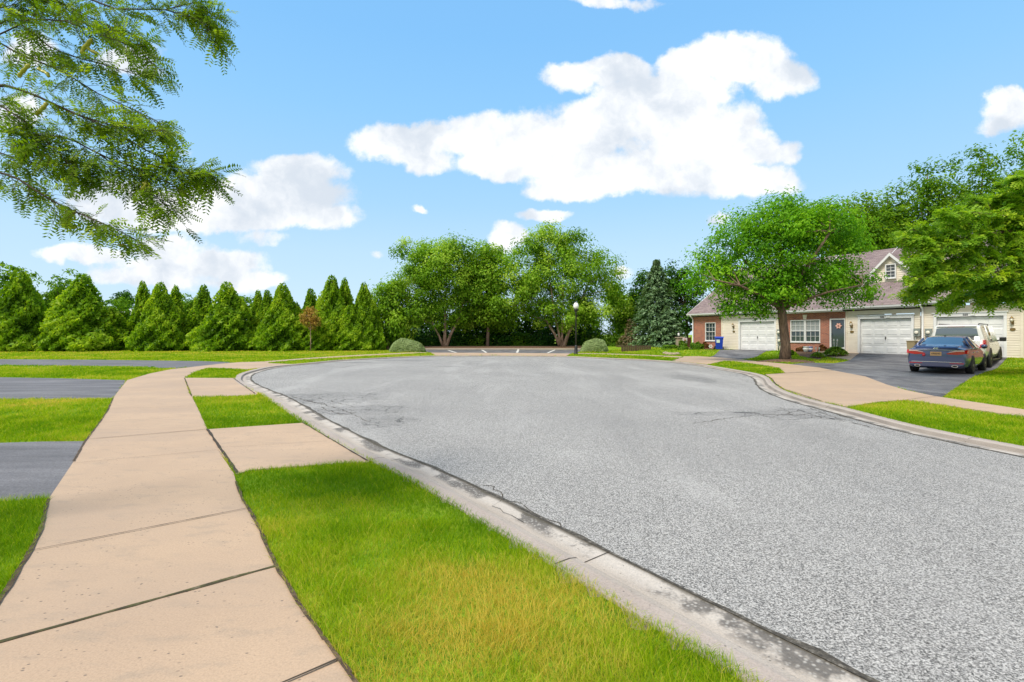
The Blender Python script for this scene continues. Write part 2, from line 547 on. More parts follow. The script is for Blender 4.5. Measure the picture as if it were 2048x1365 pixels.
M['rim'] = mat('rim', (0.50, 0.51, 0.53), 0.28, metal=0.9)
M['chrome'] = mat('chrome', (0.75, 0.76, 0.78), 0.12, metal=1.0)
def f_plain(color):
    def fn(N, b):
        b.inputs['Base Color'].default_value = (*color, 1)
    return fn
M['bluepaint'] = mat('car_blue', rough=0.32, metal=0.55, coat=1.0, fn=f_plain((0.065, 0.088, 0.19)))
M['pearl'] = mat('car_pearl', rough=0.35, metal=0.05, coat=1.0, fn=f_plain((0.72, 0.72, 0.70)))
M['redlens'] = mat('red_lens', rough=0.12, coat=1.0, fn=f_plain((0.42, 0.008, 0.014)))
M['clearlens'] = mat('clear_lens', rough=0.15, coat=1.0, fn=f_plain((0.62, 0.42, 0.42)))
M['plate'] = mat('plate_gold', (0.60, 0.36, 0.16), 0.45)
M['platetext'] = mat('plate_blue', (0.10, 0.06, 0.05), 0.5)
M['cladding'] = mat('dark_plastic', (0.02, 0.021, 0.023), 0.5)
M['stone'] = mat('stone', (0.33, 0.27, 0.20), 0.9)
M['fence'] = mat('fence_brown', (0.19, 0.075, 0.06), 0.8)
M['signwhite'] = mat('sign_white', (0.75, 0.70, 0.70), 0.5)
M['signred'] = mat('sign_red', (0.5, 0.03, 0.05), 0.5)
M['teal'] = mat('teal', (0.02, 0.20, 0.24), 0.35)
M['potblue'] = mat('pot_blue', (0.20, 0.26, 0.48), 0.3)
M['potwhite'] = mat('pot_white', (0.55, 0.60, 0.58), 0.4)
M['petal'] = mat('petal', (0.75, 0.42, 0.35), 0.5)
M['petalwhite'] = mat('petal_white', (0.8, 0.78, 0.76), 0.5)
M['petalmauve'] = mat('petal_mauve', (0.50, 0.36, 0.62), 0.5)
M['pedestal'] = mat('pedestal_green', (0.55, 0.62, 0.54), 0.5)
M['planter'] = mat('planter_tan', (0.30, 0.24, 0.13), 0.7)
M['pod'] = mat('seed_pod', (0.30, 0.30, 0.02), 0.4)
# foliage tones: dark, mid, light
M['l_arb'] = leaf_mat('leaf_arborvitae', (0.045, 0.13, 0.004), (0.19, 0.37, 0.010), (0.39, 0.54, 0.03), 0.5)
M['l_ash'] = leaf_mat('leaf_ash', (0.05, 0.18, 0.008), (0.15, 0.40, 0.012), (0.30, 0.56, 0.025), 0.5)
M['l_birch'] = leaf_mat('leaf_birch', (0.07, 0.18, 0.010), (0.23, 0.44, 0.02), (0.46, 0.63, 0.08), 0.5)
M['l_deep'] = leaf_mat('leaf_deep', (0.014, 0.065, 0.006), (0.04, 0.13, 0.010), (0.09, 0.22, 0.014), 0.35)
M['l_back'] = leaf_mat('leaf_back', (0.05, 0.14, 0.006), (0.14, 0.30, 0.012), (0.28, 0.45, 0.025), 0.5)
M['l_locust'] = leaf_mat('leaf_locust', (0.09, 0.22, 0.018), (0.23, 0.42, 0.03), (0.48, 0.62, 0.05), 0.5)
M['l_near'] = leaf_mat('leaf_locust_near', (0.07, 0.15, 0.010), (0.17, 0.30, 0.012), (0.36, 0.48, 0.02), 0.55)
M['l_spruce'] = leaf_mat('leaf_spruce', (0.035, 0.095, 0.035), (0.11, 0.21, 0.095), (0.26, 0.38, 0.21), 0.25)
M['l_brown'] = leaf_mat('leaf_brown', (0.24, 0.13, 0.03), (0.42, 0.26, 0.06), (0.50, 0.42, 0.08), 0.35)
M['l_dead'] = leaf_mat('twig_brown', (0.09, 0.06, 0.04), (0.16, 0.12, 0.065), (0.20, 0.20, 0.09), 0.2)
M['l_juniper'] = leaf_mat('leaf_juniper', (0.15, 0.22, 0.08), (0.27, 0.37, 0.15), (0.42, 0.52, 0.26), 0.2)
M['l_shrub'] = leaf_mat('leaf_shrub', (0.04, 0.12, 0.006), (0.12, 0.26, 0.012), (0.26, 0.40, 0.02), 0.35)
M['l_hosta'] = leaf_mat('leaf_hosta', (0.07, 0.17, 0.008), (0.17, 0.31, 0.015), (0.32, 0.45, 0.035), 0.35)
M['l_red'] = leaf_mat('leaf_red', (0.08, 0.03, 0.012), (0.16, 0.07, 0.02), (0.24, 0.14, 0.03), 0.3)
M['l_grass'] = leaf_mat('grass_blade', (0.13, 0.28, 0.004), (0.34, 0.48, 0.005), (0.64, 0.52, 0.10), 0.5, 0.6, 0.12)


# ------------------------------------------------------------------ mesh helpers
def link(name, me, parent=None, loc=None):
    o = bpy.data.objects.new(name, me)
    COL.objects.link(o)
    if parent is not None:
        o.parent = parent
    if loc is not None:
        o.location = loc
    return o


def tag(o, label=None, cat=None, group=None, kind=None):
    if label:
        o['label'] = label
    if cat:
        o['category'] = cat
    if group:
        o['group'] = group
    if kind:
        o['kind'] = kind
    return o


def thing(name, label, cat, loc, rz=0.0, group=None):
    o = bpy.data.objects.new(name, None)
    COL.objects.link(o)
    o.location = loc
    o.rotation_euler = (0, 0, rz)
    return tag(o, label, cat, group)


class MB:
    """collects shapes and links them as one mesh object"""
    def __init__(self):
        self.v, self.f, self.s, self.m = [], [], [], []

    def add(self, verts, faces, smooth=False, mi=0):
        k = len(self.v)
        self.v.extend([tuple(p) for p in verts])
        for f in faces:
            self.f.append([i + k for i in f])
            self.s.append(smooth)
            self.m.append(mi)
        return self

    def box(self, x0, x1, y0, y1, z0, z1, mi=0, b=0.0):
        if b <= 0:
            vs = [(x, y, z) for z in (z0, z1) for y in (y0, y1) for x in (x0, x1)]
            return self.add(vs, [(0, 2, 3, 1), (4, 5, 7, 6), (0, 1, 5, 4), (2, 6, 7, 3), (0, 4, 6, 2), (1, 3, 7, 5)], False, mi)
        bm = bmesh.new()
        bmesh.ops.create_cube(bm, size=1.0)
        for v in bm.verts:
            v.co = ((x0 + x1) / 2 + v.co.x * (x1 - x0), (y0 + y1) / 2 + v.co.y * (y1 - y0), (z0 + z1) / 2 + v.co.z * (z1 - z0))
        bmesh.ops.bevel(bm, geom=list(bm.edges), offset=b, segments=2, affect='EDGES', profile=0.5)
        bm.verts.index_update()
        self.add([v.co[:] for v in bm.verts], [[v.index for v in f.verts] for f in bm.faces], False, mi)
        bm.free()
        return self

    def tube(self, pts, rad, n=8, cap=True, mi=0, flat=1.0):
        pts = [Vector(p) for p in pts]
        k = len(pts)
        if not hasattr(rad, '__len__'):
            rad = [rad] * k
        vs, fs = [], []
        ref = None
        for i, p in enumerate(pts):
            t = (pts[min(i + 1, k - 1)] - pts[max(i - 1, 0)]).normalized()
            if ref is None:
                ref = t.orthogonal().normalized()
            ref = (ref - t * ref.dot(t))
            ref = ref.normalized() if ref.length > 1e-6 else t.orthogonal().normalized()
            b = t.cross(ref)
            for j in range(n):
                a = 2 * math.pi * j / n
                vs.append(p + (ref * math.cos(a) + b * math.sin(a) * flat) * rad[i])
        for i in range(k - 1):
            for j in range(n):
                fs.append((i * n + j, i * n + (j + 1) % n, (i + 1) * n + (j + 1) % n, (i + 1) * n + j))
        if cap:
            fs.append(tuple(range(n - 1, -1, -1)))
            fs.append(tuple((k - 1) * n + j for j in range(n)))
        return self.add(vs, fs, True, mi)

    def lathe(self, prof, n=20, c=(0, 0, 0), axis='z', mi=0):
        vs, fs = [], []
        for (r, h) in prof:
            for j in range(n):
                a = 2 * math.pi * j / n
                p = (r * math.cos(a), r * math.sin(a), h)
                if axis == 'y':
                    p = (p[0], p[2], p[1])
                elif axis == 'x':
                    p = (p[2], p[0], p[1])
                vs.append((p[0] + c[0], p[1] + c[1], p[2] + c[2]))
        k = len(prof)
        for i in range(k - 1):
            for j in range(n):
                fs.append((i * n + j, i * n + (j + 1) % n, (i + 1) * n + (j + 1) % n, (i + 1) * n + j))
        fs.append(tuple(range(n - 1, -1, -1)))
        fs.append(tuple((k - 1) * n + j for j in range(n)))
        return self.add(vs, fs, True, mi)

    def prism(self, poly, f0, f1, mi=0):
        """poly of 2D points; f0/f1 map a 2D point to the two end faces"""
        n = len(poly)
        vs = [f0(p) for p in poly] + [f1(p) for p in poly]
        fs = [tuple(range(n - 1, -1, -1)), tuple(range(n, 2 * n))]
        for i in range(n):
            j = (i + 1) % n
            fs.append((i, j, n + j, n + i))
        return self.add(vs, fs, False, mi)

    def mesh(self, name, mats):
        me = bpy.data.meshes.new(name)
        me.from_pydata(self.v, [], self.f)
        for m in (mats if isinstance(mats, (list, tuple)) else [mats]):
            me.materials.append(m)
        me.polygons.foreach_set('use_smooth', self.s)
        me.polygons.foreach_set('material_index', self.m)
        bm = bmesh.new()
        bm.from_mesh(me)
        bmesh.ops.recalc_face_normals(bm, faces=bm.faces)
        bm.to_mesh(me)
        bm.free()
        me.update()
        return me

    def build(self, name, mats, parent=None, loc=None):
        return link(name, self.mesh(name, mats), parent, loc)


def np_mesh(name, verts, faces, material, tone=None, smooth=False):
    """verts (N,3), faces (M,k) arrays, one tone per face"""
    me = bpy.data.meshes.new(name)
    nv, (nf, k) = len(verts), faces.shape
    me.vertices.add(nv)
    me.vertices.foreach_set('co', np.ascontiguousarray(verts, dtype=np.float32).ravel())
    me.loops.add(nf * k)
    me.loops.foreach_set('vertex_index', np.ascontiguousarray(faces, dtype=np.int32).ravel())
    me.polygons.add(nf)
    me.polygons.foreach_set('loop_start', np.arange(0, nf * k, k, dtype=np.int32))
    me.polygons.foreach_set('loop_total', np.full(nf, k, dtype=np.int32))
    if tone is not None:
        a = me.attributes.new('tone', 'FLOAT', 'FACE')
        a.data.foreach_set('value', np.ascontiguousarray(tone, dtype=np.float32))
    me.materials.append(material)
    me.update(calc_edges=True)
    me.validate()
    if smooth:
        me.polygons.foreach_set('use_smooth', np.ones(nf, dtype=bool))
    return me


def text_mesh(name, s, size, material, parent, loc, rot, depth=0.004):
    cu = bpy.data.curves.new(name, 'FONT')
    cu.body = s
    cu.size = size
    cu.extrude = depth
    cu.offset = size * 0.02
    cu.align_x = 'CENTER'
    cu.align_y = 'CENTER'
    t = bpy.data.objects.new(name, cu)
    COL.objects.link(t)
    bpy.context.view_layer.update()
    me = bpy.data.meshes.new_from_object(t.evaluated_get(bpy.context.evaluated_depsgraph_get()))
    bpy.data.objects.remove(t)
    me.materials.clear()
    me.materials.append(material)
    o = link(name, me, parent, loc)
    o.rotation_euler = rot
    return o


# ------------------------------------------------------------------ ground shape
FD = Vector((0.474, -0.881)).normalized()          # along the house fronts, towards the viewer
FN = Vector((0.881, 0.474)).normalized()           # into the houses
FP0 = Vector((15.58, 43.16))                       # corner of the far house
GH = 0.33                                          # ground level at the houses


def sstep(x, lo, hi):
    t = np.clip((np.asarray(x, dtype=float) - lo) / (hi - lo), 0, 1)
    return t * t * (3 - 2 * t)


def ground_h(x, y):
    x = np.asarray(x, dtype=float)
    y = np.asarray(y, dtype=float)
    s = -((x - FP0.x) * FN.x + (y - FP0.y) * FN.y)   # metres in front of the house fronts
    h = GH * (1 - sstep(s, 0.3, 5.5)) * sstep(x, 4, 12)
    bank = 0.24 * sstep(y, 50.6, 52.2) * sstep(x, -12, -9.5) * (1 - sstep(x, 9.0, 11.0))
    return h + bank * (1 - sstep(h, 0.05, 0.2))


def gh(x, y):
    return float(ground_h(x, y))


def P(px, py, z=0.0):
    """the ground point the photograph shows at px, py"""
    zz = z
    for _ in range(8):
        d = (CAMH - zz) * F / max(py - HY, 1.0)
        x = (px - CX) / F * d
        zz = z + gh(x, d)
    return (x, d)


def PD(px, py, d):
    return Vector(((px - CX) / F * d, d, CAMH + (HY - py) / F * d))


def pip(pts, poly):
    """vectorised point-in-polygon"""
    poly = np.asarray(poly, dtype=float)
    x, y = pts[:, 0], pts[:, 1]
    inside = np.zeros(len(pts), dtype=bool)
    n = len(poly)
    j = n - 1
    for i in range(n):
        xi, yi = poly[i]
        xj, yj = poly[j]
        c = ((yi > y) != (yj > y)) & (x < (xj - xi) * (y - yi) / (yj - yi + 1e-12) + xi)
        inside ^= c
        j = i
    return inside


def densify(pts, step=0.35, closed=False):
    out = []
    n = len(pts)
    for i in range(n if closed else n - 1):
        a, b = Vector(pts[i]), Vector(pts[(i + 1) % n])
        k = max(1, int((b - a).length / step))
        for q in range(k):
            out.append(tuple(a.lerp(b, q / k)))
    if not closed:
        out.append(tuple(pts[-1]))
    return out


def smooth_line(pts, it=6):
    p = np.array(densify(pts, 0.25))
    for _ in range(it):
        q = p.copy()
        q[1:-1] = (p[:-2] + 2 * p[1:-1] + p[2:]) / 4
        p = q
    return [tuple(a) for a in p]


def sheet(name, poly, off, material, skirt=0.05, step=0.8, kind='structure', jitter=0.0):
    poly = densify(poly, 0.5, True)
    if jitter:
        poly = [(x + random.uniform(-jitter, jitter), y + random.uniform(-jitter, jitter)) for x, y in poly]
    a = np.array(poly)
    gx = np.arange(a[:, 0].min() + step / 2, a[:, 0].max(), step)
    gy = np.arange(a[:, 1].min() + step / 2, a[:, 1].max(), step)
    inner = np.array([(x, y) for x in gx for y in gy]).reshape(-1, 2)
    if len(inner):
        inner = inner[pip(inner, a)]
    vs = [Vector(p) for p in poly] + [Vector(p) for p in inner]
    n = len(poly)
    res = delaunay_2d_cdt(vs, [(i, (i + 1) % n) for i in range(n)], [], 1, 1e-5)
    v2, fs = res[0], res[2]
    mb = MB()
    vv = [(p.x, p.y, gh(p.x, p.y) + off) for p in v2]
    mb.add(vv, fs, False)
    if skirt:
        for i in range(n):
            p, q = poly[i], poly[(i + 1) % n]
            zp, zq = gh(*p) + off, gh(*q) + off
            mb.add([(p[0], p[1], zp), (q[0], q[1], zq), (q[0], q[1], zq - skirt), (p[0], p[1], zp - skirt)], [(0, 1, 2, 3)])
    o = mb.build(name, material)
    if kind:
        o['kind'] = kind
    return o


# ---- curb back line: up the left side, round the far side, down the right side
left_px = [(1496, 1365), (1407, 1318), (1339, 1273), (1271, 1236), (1202, 1187), (1100, 1131), (995, 1066), (900, 1008), (842, 974), (790, 945),
           (732, 922), (665, 884), (604, 847), (565, 817), (528, 793), (500, 781), (482, 772), (470, 763), (468, 758), (472, 752), (482, 747), (497, 742.5), (520, 737), (545, 733), (575, 730), (602, 728)]
far_px = [(640, 724.3), (668, 721.4), (750, 716.8), (810, 714.0), (872, 711.9), (1000, 711.6), (1133, 713.0), (1215, 716.6), (1280, 719.3), (1344, 723)]
right_px = [(1380, 726.2), (1414, 730.6), (1445, 736), (1480, 741.8), (1505, 746), (1527, 751), (1541, 758), (1549, 769), (1566, 781), (1600, 793.5), (1643, 806), (1694, 817), (1764, 836), (1850, 857), (1921, 872), (2048, 895)]
left_w = [P(*p) for p in left_px]
far_w = [P(*p) for p in far_px]
right_w = [P(*p) for p in right_px]
pre = [(5.5, -4.5), (3.4, -1.3), (1.95, 0.75)]
post = [(7.05, 5.0), (7.5, 3.0), (8.4, 0.0), (9.8, -4.5)]
back_line = smooth_line(pre + left_w + far_w + right_w + post, 5)
ROAD_POLY = back_line


def build_curb():
    bl = [Vector(p) for p in back_line]
    n = len(bl)
    nor = []
    for i in range(n):
        t = (bl[min(i + 2, n - 1)] - bl[max(i - 2, 0)]).normalized()
        nor.append(Vector((t.y, -t.x)))        # to the right of the walking direction: into the road
    for _ in range(10):
        nn = nor[:]
        for i in range(1, n - 1):
            nn[i] = (nor[i - 1] + nor[i] * 2 + nor[i + 1]).normalized()
        nor = nn
    prof = [(-0.02, -0.06), (0.0, 0.018), (0.13, 0.022), (0.19, 0.012), (0.225, -0.03), (0.25, -0.04), (0.5, -0.025), (0.512, -0.05)]
    vs, fs, across, along = [], [], [], []
    L = 0.0
    k = len(prof)
    for i in range(n):
        if i:
            L += (bl[i] - bl[i - 1]).length
        w = 1.0 + 0.03 * math.sin(L * 1.7)
        for (t, z) in prof:
            q = bl[i] + nor[i] * (t * w + (0.018 * (math.sin(L * 9.1) + math.sin(L * 23.0)) * 0.6 if t > 0.45 else 0))
            vs.append((q.x, q.y, gh(bl[i].x, bl[i].y) + z))
            across.append(max(0.0, t / 0.5))
            along.append(L)
    for i in range(n - 1):
        for j in range(k - 1):
            fs.append((i * k + j, i * k + j + 1, (i + 1) * k + j + 1, (i + 1) * k + j))
    me = bpy.data.meshes.new('curb')
    me.from_pydata(vs, [], fs)
    a = me.attributes.new('across', 'FLOAT', 'POINT')
    a.data.foreach_set('value', across)
    a = me.attributes.new('along', 'FLOAT', 'POINT')
    a.data.foreach_set('value', along)
    me.materials.append(M['curb'])
    bm = bmesh.new()
    bm.from_mesh(me)
    bmesh.ops.recalc_face_normals(bm, faces=bm.faces)
    bm.to_mesh(me)
    bm.free()
    tag(link('curb', me), kind='structure')
    # thin joints across the curb every three metres
    j = MB()
    L, nxt = 0.0, 1.1
    for i in range(1, n):
        L += (bl[i] - bl[i - 1]).length
        if L > nxt and bl[i].y > 0.5:
            nxt = L + 3.05
            t = (bl[i] - bl[i - 1]).normalized() * 0.0035
            for (t0, z0), (t1, z1) in zip(prof[1:-2], prof[2:-1]):
                a, b = bl[i] + nor[i] * t0, bl[i] + nor[i] * t1
                h = gh(bl[i].x, bl[i].y) + 0.004
                j.add([(a.x - t.x, a.y - t.y, z0 + h), (b.x - t.x, b.y - t.y, z1 + h), (b.x + t.x, b.y + t.y, z1 + h), (a.x + t.x, a.y + t.y, z0 + h)], [(0, 1, 2, 3)])
    tag(j.build('curb_joints', M['darkjoint']), kind='structure')
    return bl, nor


CURB_BL, CURB_NOR = build_curb()
GRASS_LIMIT = [(b.x + n.x * 0.035, b.y + n.y * 0.035) for b, n in zip(CURB_BL, CURB_NOR)]
inner_poly = [(b.x + n.x * 0.10, b.y + n.y * 0.10) for b, n in zip(CURB_BL, CURB_NOR)]


def build_ground():
    xs = np.concatenate([-np.geomspace(3500, 26, 26), np.arange(-24, -5, 0.35), np.arange(-5, 9, 0.16), np.arange(9, 34, 0.35), np.geomspace(35, 3500, 26)])
    ys = np.concatenate([-np.geomspace(3500, 6, 20), np.arange(-4.5, 13, 0.16), np.arange(13, 56, 0.35), np.geomspace(57, 4500, 30)])
    X, Y = np.meshgrid(xs, ys, indexing='ij')
    pts = np.stack([X.ravel(), Y.ravel()], 1)
    z = ground_h(pts[:, 0], pts[:, 1])
    z[pip(pts, inner_poly)] = -0.45
    v = np.column_stack([pts, z])
    nx, ny = len(xs), len(ys)
    i = np.arange(nx * ny).reshape(nx, ny)
    f = np.stack([i[:-1, :-1].ravel(), i[1:, :-1].ravel(), i[1:, 1:].ravel(), i[:-1, 1:].ravel()], 1)
    me = np_mesh('ground', v, f, M['ground'])
    tag(link('ground', me), kind='structure')


build_ground()
road_poly = [p for p in back_line]
rp = np.array([(b.x + n.x * 0.47, b.y + n.y * 0.47) for b, n in zip(CURB_BL, CURB_NOR)])
sheet('road', [tuple(p) for p in rp[::2]], -0.030, M['road'], skirt=0, step=1.6)

# ---- paving: polygons read off the photograph and laid on the ground
def F3x(u, v):
    p = FP0 + FD * u + FN * v
    return (p.x, p.y)


def W(*pts):
    return [P(*p) for p in pts]


sw_left = [(-190, 1460), (-90, 1330), (0, 1206), (31, 1155), (60, 1107), (82, 1062), (97, 1001), (147, 926), (170, 885), (195, 852), (215, 823), (226, 798), (234, 787), (254, 761.5), (300, 748), (342, 739.5), (400, 733), (440, 728.5), (477, 725.4)]
sw_right = [(369, 757), (379.5, 789), (386, 798), (403, 834), (415, 861), (434, 899), (468, 950), (472, 967), (485, 1004), (502, 1028), (526, 1079), (550, 1134), (598, 1213), (649, 1285), (700, 1356), (790, 1480)]
sw_poly = W(*sw_left) + W((540, 723.5), (537, 727.2), (590, 729.4), (545, 733.2), (520, 737.2), (493, 740.8), (455, 738), (416, 737), (389, 745)) + W(*sw_right)
bottom_l, bottom_r = (-1.9, 0.2), (0.2, 0.2)
sw_poly = [bottom_l] + W(*sw_left) + W((540, 723.5), (537, 727.2), (590, 729.4), (545, 733.2), (520, 737.2), (493, 740.8), (455, 738), (416, 737), (389, 745)) + W(*sw_right) + [bottom_r]
far_walk = W((530, 723.6), (613, 717), (723, 710.3), (805, 706.6), (846, 705.3), (856, 706.3), (750, 711.3), (613, 719.6), (537, 725.8))
apron1 = W((415, 861), (605, 848), (671, 887), (738, 923.5), (738, 927), (688, 929), (602, 935), (500, 943), (474, 951), (434, 899))
apron2 = W((369, 757), (469, 757.5), (473, 763), (486, 773), (504, 782), (516, 788), (512, 792), (384, 795.5))
walk_r = W((1148, 707), (1215, 708), (1294, 710.6), (1366, 714.2), (1360, 716.5), (1294, 712.3), (1215, 709.6), (1150, 708.6))
apronA = W((1344, 722.7), (1366, 715.5), (1366, 713.8), (1399, 713.6), (1480, 719.4), (1514, 724), (1575, 729.3), (1640, 737), (1667, 742.7), (1731, 755), (1775, 772), (1812, 782.5), (1870, 795), (1884, 797), (2048, 822), (2400, 870), (2440, 893), (2048, 837), (1815, 802), (1757, 806), (1694, 816.5),
           (1643, 805.5), (1600, 793), (1566, 780.5), (1550, 769), (1542, 758), (1529, 751), (1571, 747.4), (1557, 736.5), (1525, 731), (1470, 723.6), (1448, 722.9), (1415, 730.4), (1380, 726))
lot_apron = W((872, 711.7), (1000, 711.4), (1133, 712.8), (1141, 708.2), (1010, 707.0), (862, 706.4))
lot = W((862, 706.6), (1010, 707.2), (1141, 708.4), (1166, 703.5), (1172, 699.92), (1010, 699.9), (850, 699.92), (845, 703.5))
driveA = W((1392, 713.9), (1420, 709)) + [F3x(3.9, -1.3), F3x(4.6, .1), F3x(7.68, .1), F3x(7.75, -1.2)] + W((1500, 713), (1478, 719.8))
driveB = W((1577, 729.8), (1620, 726.5), (1667, 718.6), (1696, 712)) + [F3x(13.2, .1), F3x(20.22, .1)] + W((1985, 733), (1950, 753), (1920, 771), (1884, 797.4), (1870, 795.4), (1775, 772.4), (1731, 755.4), (1667, 743))
drive1 = [(-14, P(0, 887)[1]), *W((0, 887), (78, 884.5), (172, 883.5), (147, 926), (99, 999), (92, 996.5), (0, 1004)), (-14, P(0, 1004)[1] - .1)]
drive2 = [(-30, P(0, 755.4)[1] + .3), *W((0, 755.4), (117, 757.4), (253, 761.3), (234, 787), (225, 798), (0, 800)), (-30, P(0, 800)[1])]
drive3 = [(-60, P(0, 719)[1] + .5), *W((0, 719), (195, 720.3), (400, 722.8), (470, 725.2), (440, 728.5), (400, 733), (342, 738.5), (293, 734), (195, 733), (0, 731)), (-60, P(0, 731)[1])]
walkB = W((1644, 707.8), (1655, 705.2), (1690, 704.2), (1716, 705.6), (1718, 708.3), (1700, 711.6), (1672, 709.8))

sheet('sidewalk', sw_poly, 0.012, M['concrete'])
sheet('sidewalk', far_walk, 0.016, M['concrete'], 0.02)
sheet('driveway_apron', apron1, 0.0165, M['concrete'])
sheet('driveway_apron', apron2, 0.0165, M['concrete'])
sheet('sidewalk', walk_r, 0.02, M['concrete'], 0.02)
sheet('sidewalk', apronA, 0.028, M['concrete'])
sheet('parking_lot_apron', lot_apron, 0.03, M['concrete'])
sheet('parking_lot', lot, 0.022, M['worn'])
sheet('driveway', driveA, 0.024, M['worn'])
sheet('driveway', driveB, 0.022, M['worn'])
sheet('driveway', drive1, 0.006, M['drive'])
sheet('driveway', drive2, 0.006, M['drive'])
sheet('driveway', drive3, 0.006, M['drive'])
sheet('front_path', walkB, 0.034, M['concrete'])
PAVED = [sw_poly, far_walk, apron1, apron2, walk_r, apronA, lot_apron, lot, driveA, driveB, drive1, drive2, drive3, walkB]
# mulch bed behind the parking lot, and the lot's own kerb
mulch_bed = [(-10.6, 50.6), (8.2, 50.6), (9.0, 51.6), (9.4, 56), (-11, 56)]
sheet('mulch_bed', mulch_bed, 0.03, M['mulch'])
kb = MB()
kb.box(-10.4, 8.0, 50.28, 50.5, -0.02, 0.14, b=0.02)
tag(kb.build('parking_lot_kerb', M['curb']), kind='structure')
bedA = [(F3x(-.6, -.05)), F3x(2.95, -.05), F3x(2.95, -1.0), F3x(1.5, -1.35), F3x(-.3, -1.2), F3x(-1.2, -.8)]
bedB = W((1578, 701), (1600, 698), (1650, 699), (1692, 702), (1692, 705), (1655, 707), (1640, 710), (1600, 707))
sheet('planting_bed', bedA, 0.03, M['mulch'])
sheet('planting_bed', bedB, 0.026, M['mulch'])
PAVED += [mulch_bed, bedA, bedB]


def strip(mb, a, b, w, z):
    a, b = Vector(a), Vector(b)
    t = (b - a).normalized()
    n = Vector((-t.y, t.x)) * w / 2
    k = max(2, int((b - a).length / 0.12))
    pts = []
    for i in range(k + 1):
        q = a.lerp(b, i / k) + n * random.uniform(-0.25, 0.25)
        s = random.uniform(0.6, 1.3)
        pts.append((q - n * s, q + n * s))
    for (p0, p1), (q0, q1) in zip(pts, pts[1:]):
        mb.add([(p0.x, p0.y, z + gh(*p0)), (q0.x, q0.y, z + gh(*q0)), (q1.x, q1.y, z + gh(*q1)), (p1.x, p1.y, z + gh(*p1))], [(0, 1, 2, 3)])


jm = MB()
for a, b, w in [((60, 1107), (500, 1020), 0.011), ((145, 930), (436, 903), 0.005), ((178, 881), (415, 861), 0.014), ((200, 848), (404, 833), 0.004), ((217, 820), (393, 814), 0.004),
                ((480, 1412), (676, 1326), 0.016), ((369, 757), (383, 794), 0.03), ((415, 861), (474, 950), 0.035), ((434, 899), (655, 885), 0.004),
                ((1529, 750.5), (1667, 743), 0.05), ((1557, 736), (1600, 735), 0.03), ((1815, 802), (1872, 795.5), 0.012), ((467, 758), (510, 789), 0.03), ((604, 847), (735, 925), 0.02),
                ((1529, 751), (1543, 759), .04), ((1543, 759), (1550, 769), .04), ((1550, 769), (1566, 780), .04), ((1566, 780), (1643, 805), .025), ((1366, 715), (1345, 722.5), .03)]:
    strip(jm, P(*a), P(*b), w, 0.034 if a[0] > 1000 else 0.0215)
tag(jm.build('paving_joints', M['darkjoint']), kind='structure')
jm = MB()
strip(jm, P(-60, 1307), P(552, 1136), 0.026, 0.0165)
tag(jm.build('mossy_paving_joint', M['moss']), kind='structure')
# bare soil where lawn meets paving
sm = MB()
for line, w in [(sw_right[7:], 0.026), (sw_left[1:7], 0.026), (sw_left[7:12], 0.022)]:
    ww = W(*line)
    for a, b in zip(ww, ww[1:]):
        strip(sm, a, b, w, 0.0205)
tag(sm.build('soil_edge', M['soil']), kind='structure')
# ragged dirt along the gutter, and long wandering cracks in the asphalt
gd = MB()
prev = None
ph = [random.uniform(0, 6) for _ in range(4)]
for b_, n_ in zip(CURB_BL, CURB_NOR):
    for q_ in (0,):
        wv = 0.008 + 0.014 * math.sin(b_.y * 5.3 + ph[0]) + 0.012 * math.sin(b_.y * 13.1 + ph[1]) + random.uniform(-.012, .016)
        cur = (b_ + n_ * 0.485, b_ + n_ * (0.51 + max(0.004, wv)))
        if prev is not None:
            gd.add([(prev[0].x, prev[0].y, -.0215), (cur[0].x, cur[0].y, -.0215), (cur[1].x, cur[1].y, -.0255), (prev[1].x, prev[1].y, -.0255)], [(0, 1, 2, 3)])
        prev = cur
tag(gd.build('gutter_dirt', M['grit']), kind='structure')
ck = MB()
def crack(pts, w):
    pl = [Vector(P(*p)) for p in pts]
    out = []
    for a, b in zip(pl, pl[1:]):
        k = max(2, int((b - a).length / .09))
        nn = Vector((-(b - a).y, (b - a).x)).normalized()
        for i in range(k):
            out.append(a.lerp(b, i / k) + nn * random.uniform(-.035, .035))
    for i in range(len(out) - 1):
        t_ = (out[i + 1] - out[i]).normalized()
        nn = Vector((-t_.y, t_.x)) * w * random.uniform(.25, 1.0)
        a, b = out[i], out[i + 1]
        ck.add([(a.x - nn.x, a.y - nn.y, -.0262), (b.x - nn.x, b.y - nn.y, -.0262), (b.x + nn.x, b.y + nn.y, -.0262), (a.x + nn.x, a.y + nn.y, -.0262)], [(0, 1, 2, 3)])
for pts, w in [([(930, 965), (985, 968), (1010, 990), (1060, 1012), (1115, 1040), (1160, 1075)], .006), ([(1010, 990), (990, 1005), (1060, 1046)], .004), ([(1380, 845), (1470, 832), (1540, 826), (1620, 828), (1700, 842), (1780, 860)], .010),
               ([(1500, 820), (1540, 832), (1600, 818), (1650, 836)], .007), ([(1560, 812), (1590, 830), (1640, 822), (1690, 838)], .007), ([(1510, 826), (1580, 838), (1660, 829)], .006), ([(1620, 814), (1660, 830), (1730, 848)], .006),
               ([(640, 812), (680, 826), (720, 822)], .012), ([(600, 798), (650, 806), (700, 803)], .012), ([(660, 800), (710, 812), (770, 806)], .010), ([(560, 786), (620, 800), (680, 815), (740, 842)], .010)]:
    crack(pts, w)
tag(ck.build('road_cracks', M['darkjoint']), kind='structure')
